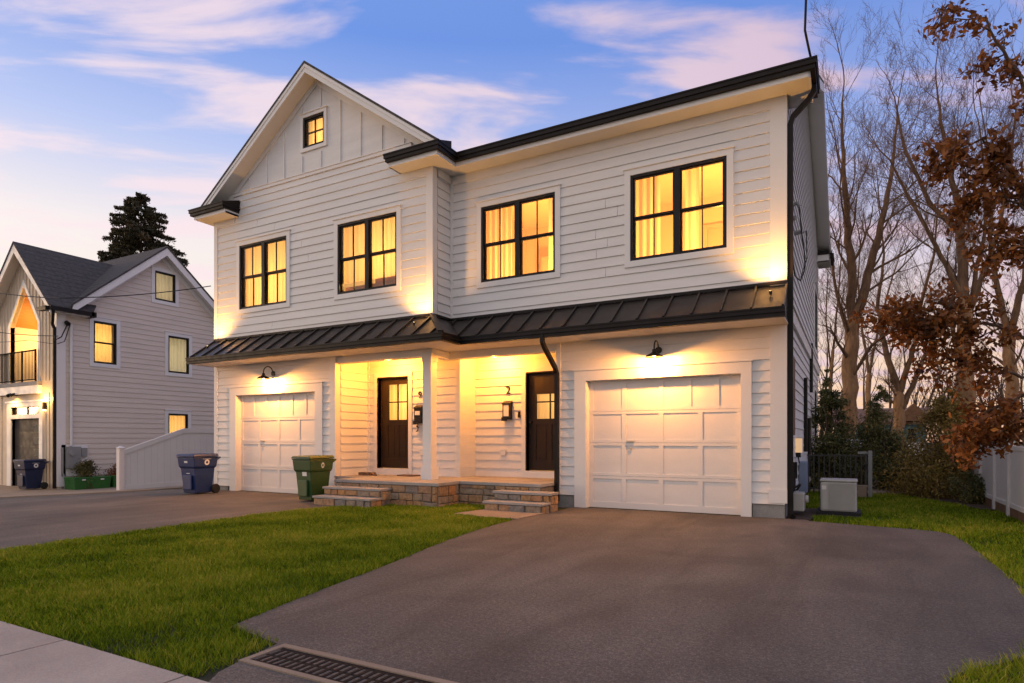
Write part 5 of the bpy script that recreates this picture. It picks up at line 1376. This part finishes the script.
gt = thing('metal_gate', 'dark picket gate between the house corner and a grey post', 'gate', (.0, 14.2, 0))
mb = MB(); gy_ = 14.2
for k in range(11): mb.box(-.78 + k * .095, -.755 + k * .095, gy_ - .012, gy_ + .012, .05, .84)
mb.box(-.80, .25, gy_ - .015, gy_ + .015, .80, .83); mb.box(-.80, .25, gy_ - .015, gy_ + .015, .12, .15); mb.build('picket_panel', M['dark_gate'], gt)
mb = MB(); mb.box(.30, .37, gy_ - .04, gy_ + .04, 0, .92); mb.box(.12, .30, gy_ - .02, gy_ + .02, .85, .90); mb.build('gate_post', M['grey'], gt)
mb = MB(); mb.box(.24, .285, gy_ - .03, gy_ + .03, 0, .86); mb.tube([(.2, gy_ - .05, .62), (.28, gy_ - .06, .66), (.24, gy_ - .05, .55)], .018, 6); mb.build('latch', M['dark_gate'], gt)
mb = MB(); mb.box(.12, .27, gy_ - .22, gy_ - .05, 0, .20); mb.box(.10, .29, gy_ - .22, gy_ - .05, .20, .235); mb.build('block_step', M['tan_concrete'], None)
tag(bpy.data.objects['block_step'], 'small tan block step at the foot of the gate post', 'step')

shed = thing('garden_shed', 'low grey garden shed with pale sloping roof behind the picket gate', 'shed', (-.2, 17.4, 0))
mb = MB(); mb.box(-.75, .45, 17.6, 19.2, 0, .86); mb.build('wall', M['brown'], shed)
mb = MB(); mb.prism([(17.45, .86), (19.3, 1.10), (19.3, 1.16), (17.45, .92)], 'x', -.78, .5); mb.box(-.78, .5, 17.43, 17.46, .84, .93); mb.build('roof', M['ac'], shed)

# white fence on the right
wf = thing('white_picket_fence', 'white panel fence with square posts behind the brown oak leaves', 'fence', (2.08, 11.6, 0))
FH = 1.12
posts = [10.45, 11.6, 12.65, 13.9, 15.1]
for yy in posts:
    mb = MB(); mb.box(2.03, 2.13, yy - .05, yy + .05, 0, FH); mb.box(2.02, 2.14, yy - .06, yy + .06, FH, FH + .025); mb.build('fence_post', M['vinyl'], wf)
mb = MB()
for a, b in zip(posts, posts[1:]):
    mb.box(2.065, 2.095, a + .05, b - .05, .20, FH - .14); mb.box(2.05, 2.11, a + .05, b - .05, FH - .14, FH - .08); mb.box(2.05, 2.11, a + .05, b - .05, .14, .20)
mb.build('fence_panel', M['vinyl'], wf)
mb = MB()
for a, b in zip(posts, posts[1:]): mb.box(2.06, 2.10, a + .05, b - .05, 0, .138)
mb.build('base_board', M['brown'], wf)

# far buildings
th = thing('far_house', 'teal house with red brown roof far behind the bare trees', 'house', (2.0, 44, 0))
p0, p1 = at(838, 448, 44), at(926, 448, 44)
mb = MB(); mb.box(p0.x, p1.x, 44, 50, 0, 2.25); mb.build('wall', M['teal'], th)
mb = MB(); mb.prism([(43.5, 2.2), (47, 3.2), (50.5, 2.2), (50.5, 2.1), (47, 3.1), (43.5, 2.1)], 'x', p0.x - .4, p1.x + .4)
mb.build('roof', M['redroof'], th)
mb = MB(); pg = at(913, 425, 43.9)
mb.prism([(pg.x - 1.0, 2.25), (pg.x, 3.3), (pg.x + 1.0, 2.25)], 'y', 43.3, 46); mb.build('dormer_roof', M['redroof'], th)
pa, pb = at(900, 440, 43.9), at(922, 440, 43.9)
mb = MB(); mb.box(p0.x, p1.x, 43.92, 44, 2.05, 2.18); mb.box(pa.x, pa.x + .15, 43.93, 44, 0, 2.1); mb.islands('trim_board', M['trim'], th)
mb = MB(); mb.box(at(858, 440, 44).x, at(866, 440, 44).x, 43.95, 44, .9, 1.8); mb.box(at(908, 440, 44).x, at(916, 440, 44).x, 43.95, 44, .9, 1.8); mb.build('window', M['frame'], th)
# pale low wall patch behind the bushes
mb = MB(); q0, q1 = at(898, 470, 30), at(925, 470, 30)
mb.box(q0.x, q1.x, 30, 30.12, 0, 1.05); tag(mb.build('garden_wall', M['vinyl'], None), 'short white garden wall seen between the two bushes', 'wall')

# ------------------------------------------------------------------ bare trees
def grow(mb, p, d, length, rad, level, maxlevel, spread=.55, up=.12, kids=(3, 5), seglen=None, tips=None, sides=(7, 5, 4, 3, 3, 3)):
    n = max(3, int(length / (seglen or max(.12, length / 6))))
    pts = [p.copy()]; rads = [rad]; dirs = [d.copy()]
    cur = p.copy(); dd = d.copy()
    for i in range(n):
        j = Vector((random.gauss(0, 1), random.gauss(0, 1), random.gauss(0, 1))) * (.10 + .03 * level)
        dd = (dd + j + Vector((0, 0, up))).normalized()
        cur = cur + dd * (length / n)
        pts.append(cur.copy()); dirs.append(dd.copy()); rads.append(rad * (1 - .78 * (i + 1) / n))
    mb.tube(pts, rads, sides[min(level, 5)], cap=False)
    if level >= maxlevel:
        if tips is not None: tips.extend(pts[1:])
        return
    k = random.randint(*kids) + (1 if level == 0 else 0)
    for c in range(k):
        t = .22 + .76 * (c + random.random() * .8) / k
        i = min(n - 1, int(t * n)); bp = pts[i].lerp(pts[i + 1], t * n - i)
        ax = dirs[i].orthogonal().normalized()
        ax.rotate(__import__('mathutils').Quaternion(dirs[i], random.uniform(0, 2 * math.pi)))
        nd_ = (dirs[i] + ax * math.tan(spread * random.uniform(.7, 1.5))).normalized()
        grow(mb, bp, nd_, length * random.uniform(.45, .68) * (1.15 - .4 * t), max(.0035, rads[i] * random.uniform(.40, .60)), level + 1, maxlevel, spread, up, kids, None, tips, sides)
def limb_tree(name, label, Y, limbs, scale=1.0, group='bare trees behind the houses', maxlevel=4, mat='bark', kids=(4, 6), spread=.5, twig=1.0):
    """limbs: polylines surveyed from the photograph, [(px, py, radius), ...] with a depth offset each"""
    b0 = at(limbs[0][0][0][0], 440, Y)
    t = thing(name, label, 'tree', (b0.x, Y, 0), 0, group)
    tr = MB(); br = MB()
    for li, (poly, dy) in enumerate(limbs):
        m = len(poly)
        pts = [at(q[0], q[1], Y + (dy * k / max(1, m - 1))) for k, q in enumerate(poly)]
        rr = [q[2] * .80 for q in poly]
        if li == 0: pts[0].z = -.05
        # refine with a little wobble
        P2, R2 = [], []
        for i in range(m - 1):
            for k in range(4):
                f = k / 4; v = pts[i].lerp(pts[i + 1], f)
                if k: v = v + Vector((random.gauss(0, 1), random.gauss(0, 1), 0)) * rr[i] * .22
                P2.append(v); R2.append(rr[i] + (rr[i + 1] - rr[i]) * f)
        P2.append(pts[-1]); R2.append(rr[-1])
        if li == 0:
            d0 = (pts[-1] - pts[-2]).normalized(); P2 += [pts[-1] + d0 * rr[-1] * .8, pts[-1] + d0 * rr[-1] * 1.5]; R2 += [rr[-1] * .72, rr[-1] * .1]
        (tr if li == 0 else br).tube(P2, R2, 9, cap=False)
        # side branches
        L_ = sum((P2[i + 1] - P2[i]).length for i in range(len(P2) - 1))
        cnt = int((4 if li == 0 else 15) * twig + 1)
        for c in range(cnt):
            f = (.55 if li == 0 else .18) + (.45 if li == 0 else .82) * (c + random.random()) / cnt
            i = min(len(P2) - 2, int(f * (len(P2) - 1))); d = (P2[i + 1] - P2[i]).normalized()
            ax = d.orthogonal().normalized(); ax.rotate(__import__('mathutils').Quaternion(d, random.uniform(0, 6.283)))
            nd_ = (d + ax * random.uniform(.5, 1.3)).normalized()
            grow(br, P2[i], nd_, L_ * random.uniform(.22, .42) * (1.2 - .5 * f) * scale, max(.010, R2[i] * random.uniform(.22, .40)), 1, maxlevel, spread, .10, kids)
        d = (P2[-1] - P2[-2]).normalized(); grow(br, P2[-1], d, L_ * .35 * scale, R2[-1], 1, maxlevel, spread, .08, kids)
    tr.build('trunk', M[mat], t, smooth=True); br.build('crown', M['bark_mid'], t, smooth=True)
    return t
limb_tree('bare_tree', 'tall bare tree with thick trunk forking beside the rear corner of the white house', 24, [
    ([(846, 460, .36), (848, 400, .32), (851, 350, .29), (853, 322, .27)], 0),
    ([(853, 322, .20), (852, 275, .17), (848, 230, .14), (844, 180, .10), (842, 130, .06), (843, 95, .03)], -.6),
    ([(854, 322, .22), (866, 285, .18), (876, 245, .15), (886, 205, .11), (893, 160, .07), (897, 120, .035)], .8),
    ([(850, 345, .09), (836, 290, .06), (829, 240, .04), (826, 190, .02)], -1.0),
    ([(850, 380, .08), (872, 345, .06), (893, 330, .04), (915, 318, .02)], -1.5)])
limb_tree('bare_tree', 'slimmer bare tree splitting low in front of the teal house', 27, [
    ([(900, 455, .26), (900, 420, .24), (899, 395, .22)], 0),
    ([(899, 395, .16), (890, 365, .14), (882, 335, .11), (878, 300, .08), (884, 255, .05), (880, 215, .03)], .5),
    ([(899, 395, .15), (908, 365, .12), (918, 335, .09), (922, 300, .07), (934, 255, .05), (938, 200, .03)], -.6),
    ([(901, 410, .14), (915, 380, .11), (928, 350, .08), (945, 320, .05), (960, 270, .03)], .7)])
limb_tree('bare_tree', 'broad bare tree with thick leaning trunk behind the white panel fence', 20, [
    ([(968, 470, .30), (967, 420, .28), (966, 370, .25), (965, 330, .22), (964, 300, .19)], 0),
    ([(964, 300, .17), (962, 255, .14), (960, 215, .11), (950, 170, .08), (940, 120, .05), (936, 80, .02)], .6),
    ([(964, 300, .09), (940, 255, .07), (925, 225, .06), (905, 190, .045), (890, 160, .025)], -.8),
    ([(966, 320, .10), (985, 270, .08), (1000, 225, .06), (1010, 170, .045), (1016, 110, .025)], -.6),
    ([(966, 330, .09), (975, 280, .07), (985, 230, .05), (985, 170, .035), (978, 120, .02)], .8),
    ([(962, 235, .10), (930, 205, .07), (905, 150, .05), (896, 105, .025)], .4)])
limb_tree('bare_tree', 'thin young bare tree close to the house wall behind the gate', 30, [
    ([(828, 455, .12), (830, 400, .10), (833, 350, .08)], 0),
    ([(833, 350, .06), (838, 300, .045), (842, 250, .03), (838, 200, .015)], .3),
    ([(831, 370, .05), (826, 320, .035), (828, 270, .02)], -.3)], twig=.8)
limb_tree('bare_tree', 'distant bare tree with fine twigs between the two forked trees', 38, [
    ([(868, 455, .2), (868, 410, .18), (869, 375, .16)], 0),
    ([(869, 375, .1), (862, 330, .08), (858, 280, .05), (862, 230, .02)], .3),
    ([(869, 375, .1), (878, 330, .07), (890, 285, .05), (905, 240, .02)], -.3)], twig=.6)
limb_tree('bare_tree', 'bare tree at the right edge rising behind the fence', 26, [
    ([(1012, 455, .26), (1012, 400, .24), (1010, 340, .21)], 0),
    ([(1010, 340, .15), (998, 290, .11), (990, 235, .08), (992, 180, .05), (985, 130, .03)], .3),
    ([(1010, 340, .15), (1025, 280, .11), (1030, 220, .08), (1032, 150, .04)], -.3)], twig=1.0)
# a far twiggy treeline that reads as one mass
mb = MB()
for k in range(46):
    x_ = random.uniform(-14, 34); y_ = random.uniform(58, 85); hh = random.uniform(5, 10)
    grow(mb, Vector((x_, y_, 0)), Vector((random.gauss(0, .08), 0, 1)).normalized(), hh, .16, 0, 2, .45, .10, (5, 7))
tag(mb.build('far_treeline', M['bark_dark'], None), kind='stuff')

# ------------------------------------------------------------------ evergreens on the right
bush('evergreen_shrub', 'dark narrow yew against the rear of the side wall', 'shrub', (-.44, 16.2, 0), 2.75, .52, 12000, .09, M['yew'], 'evergreens along the side yard', 'cone', 40, .28)
bush('evergreen_shrub', 'dark green conical yew behind the picket gate post', 'shrub', (.62, 16.8, 0), 2.35, .64, 17000, .085, M['yew'], 'evergreens along the side yard', 'cone', 50, .28)
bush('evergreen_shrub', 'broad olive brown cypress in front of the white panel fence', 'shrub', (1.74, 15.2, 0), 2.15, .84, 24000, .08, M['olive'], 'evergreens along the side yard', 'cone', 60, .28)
bush('evergreen_shrub', 'small dark shrub at the foot of the olive cypress', 'shrub', (1.02, 16.0, 0), .70, .36, 2200, .07, M['yew'], 'evergreens along the side yard', 'dome', 16, .3)
bush('evergreen_shrub', 'low dark shrub between the olive cypress and the fence', 'shrub', (1.86, 13.7, 0), .50, .30, 2200, .06, M['yew'], 'evergreens along the side yard', 'dome', 16, .35)

# ------------------------------------------------------------------ oak with dry leaves (trunk just outside the frame)
oak = thing('oak_tree', 'oak tree with drooping branches of dry russet leaves at the right edge', 'tree', (3.5, 9.4, 0))
tr = MB(); br = MB(); tips = []
tr.tube([(3.5, 9.4, -.1), (3.49, 9.4, .25), (3.48, 9.4, 1.2), (3.44, 9.38, 2.6), (3.36, 9.36, 4.0), (3.3, 9.3, 5.6), (3.42, 9.35, 6.8), (3.55, 9.5, 8.0)], [.30, .22, .19, .165, .135, .095, .05, .012], 12, cap=False)
for k_ in range(13):   # the half of the crown beyond the frame
    z_ = 1.9 + k_ * .42; a_ = random.uniform(-1.5, 1.0)
    grow(br, Vector((3.42, 9.37, z_)), Vector((math.cos(a_), math.sin(a_), .35)).normalized(), 2.3 - .10 * k_, .05, 0, 2, .6, .02, (4, 6), None, tips)
def limb(pts_px, Y0, Y1, r0, start, n_tw, ln, lv=2):
    m = len(pts_px); pts = [Vector(start)] + [at(x, y, Y0 + (Y1 - Y0) * k / max(1, m - 1)) for k, (x, y) in enumerate(pts_px)]
    P2 = []
    for i in range(len(pts) - 1):
        for k in range(4): P2.append(pts[i].lerp(pts[i + 1], k / 4) + Vector((random.gauss(0, .015), random.gauss(0, .015), random.gauss(0, .015))))
    P2.append(pts[-1]); n = len(P2)
    br.tube(P2, [r0 * (1 - .85 * i / (n - 1)) for i in range(n)], 6, cap=False)
    for c in range(n_tw):
        f = .30 + .70 * (c + random.random()) / n_tw
        i = min(n - 2, int(f * (n - 1))); d = (P2[i + 1] - P2[i]).normalized()
        ax = d.orthogonal().normalized(); ax.rotate(__import__('mathutils').Quaternion(d, random.uniform(0, 6.283)))
        grow(br, P2[i], (d + ax * random.uniform(.5, 1.1) + Vector((0, 0, -.12))).normalized(), ln * random.uniform(.6, 1.2), .012, 1, lv, .6, -.02, (2, 4), None, tips)
limb([(1024, 395), (1000, 405), (982, 416), (968, 424)], 9.4, 9.0, 0.025, (3.46, 9.38, 2.0), 9, .34)
limb([(1030, 340), (995, 325), (960, 322), (930, 318), (905, 320)], 9.3, 8.8, 0.030, (3.40, 9.37, 3.1), 20, .42)
limb([(1030, 375), (1000, 372), (965, 365), (935, 352), (918, 345)], 9.3, 9.1, 0.025, (3.43, 9.38, 2.6), 13, .36)
limb([(1030, 420), (1008, 430), (990, 440), (975, 452)], 9.5, 9.3, .02, (3.47, 9.39, 1.7), 7, .26)
limb([(1030, 200), (1005, 165), (980, 140), (955, 150), (943, 158)], 9.3, 8.9, 0.025, (3.33, 9.33, 4.6), 12, .36)
limb([(1035, 215), (1010, 200), (985, 192), (965, 215)], 9.3, 9.1, 0.022, (3.34, 9.34, 4.4), 10, .36)
limb([(1035, 250), (1012, 240), (988, 250)], 9.3, 9.1, 0.020, (3.36, 9.35, 4.0), 8, .34)
limb([(1040, 120), (1010, 60), (985, 20), (950, 8), (936, 14)], 9.2, 8.6, 0.025, (3.30, 9.3, 5.5), 8, .34)
limb([(1045, 130), (1028, 80), (1005, 55), (985, 60)], 9.2, 9.0, 0.020, (3.31, 9.31, 5.3), 6, .3)
tr.build('trunk', M['bark_dark'], oak, smooth=True); br.build('branch', M['bark_dark'], oak, smooth=True)
tp = np.array([tuple(t) for t in tips])
keep = rng.random(len(tp)) < np.where(tp[:, 2] > 5.0, .40, 1.0); tp = tp[keep]
per = 11
C = np.repeat(tp, per, 0) + rng.normal(size=(len(tp) * per, 3)) * .06
C[:, 2] -= .02
tint = np.clip(np.repeat(rng.uniform(.15, .75, len(tp)), per) + rng.normal(0, .15, len(C)), 0, 1)
np_mesh('crown', leaf_quads(C, .085, .5), 4, M['oak'], oak, tint)

# ------------------------------------------------------------------ spruce behind the neighbour house
spx = at(141, 190, 40)
sp = thing('spruce_tree', 'tall dark spruce rising behind the neighbour roof ridge', 'tree', (spx.x, 40, -.4))
mb = MB(); Hs = spx.z - .2
mb.tube([(spx.x, 40, -.5), (spx.x, 40, Hs * .6), (spx.x, 40, Hs)], [.45, .25, .02], 8, cap=False); mb.build('trunk', M['bark_dark'], sp)
Cs, Ts = [], []; bb_ = MB()
z = Hs * .28
while z < Hs - .1:
    f = (Hs - z) / (Hs * .72)
    for k in range(int(8 + 6 * f)):
        a = random.uniform(0, 6.283); ln = (.7 + 12.5 * f ** .85) * random.uniform(.5, 1.12); ln = min(ln, random.uniform(3.6, 4.9))
        if random.random() < .12: continue
        d = Vector((math.cos(a), math.sin(a), .12)); b0 = Vector((spx.x, 40, z)); pts = [b0]
        for q in range(1, 7):
            t = q / 6; pts.append(b0 + d * ln * t + Vector((0, 0, -.28 * ln * t * t + .10 * ln * t ** 4)))
        bb_.tube(pts, [.06 * (1 - .8 * q / 6) + .01 for q in range(7)], 3, cap=False)
        nn = int(50 + ln * 70)
        tt = rng.uniform(.12, 1.0, nn) ** .8; tone = random.uniform(.2, .7)
        P = np.array([tuple(pts[min(5, int(t * 6))].lerp(pts[min(5, int(t * 6)) + 1], t * 6 - min(5, int(t * 6)))) for t in tt])
        side = np.array([-math.sin(a), math.cos(a), 0])
        P += side * (rng.normal(size=(nn, 1)) * .18 * ln * (1.05 - tt[:, None] * .7) * .55) + np.array([0, 0, 1]) * (-np.abs(rng.normal(size=(nn, 1))) * .22)
        Cs.append(P); Ts.append(np.clip(tone + rng.normal(0, .15, nn), 0, 1))
    z += Hs * .019
bb_.build('branch', M['bark_dark'], sp)
Cs = np.concatenate(Cs); Ts = np.concatenate(Ts)
np_mesh('crown', leaf_quads(Cs, .40, .32), 4, M['conifer'], sp, Ts)

# ------------------------------------------------------------------ overhead wires
def cable(label, pts, r=.016):
    P = [Vector(p) for p in pts]; out = []
    for a, b in zip(P, P[1:]):
        for k in range(8):
            t = k / 8; v = a.lerp(b, t); v.z -= .02 * (b - a).length * 4 * t * (1 - t); out.append(v)
    out.append(P[-1]); mb = MB(); mb.tube(out, r, 5)
    return tag(mb.build('overhead_wire', M['wire'], None), label, 'wire', 'overhead wires')
cable('black overhead wire crossing the gable of the greige house', [at(-60, 278, 9.0), at(60, 298, 9.1), at(211, 286, 11.4)], .014)
cable('thin overhead wire running to the service head of the greige house', [at(-60, 322, 8.8), Vector((NX + .2, 9.85, 4.3))], .012)
cable('lower thin wire in front of the lit balcony', [at(-60, 338, 8.9), at(30, 340, 9.3), Vector((NX + .2, 9.80, 4.05))], .008)
cable('black wire rising from the right roof corner into the sky', [Vector((XR + .36, D - .3, 6.3)), at(805, 30, 9.0), at(808, -60, 8.6)], .016)
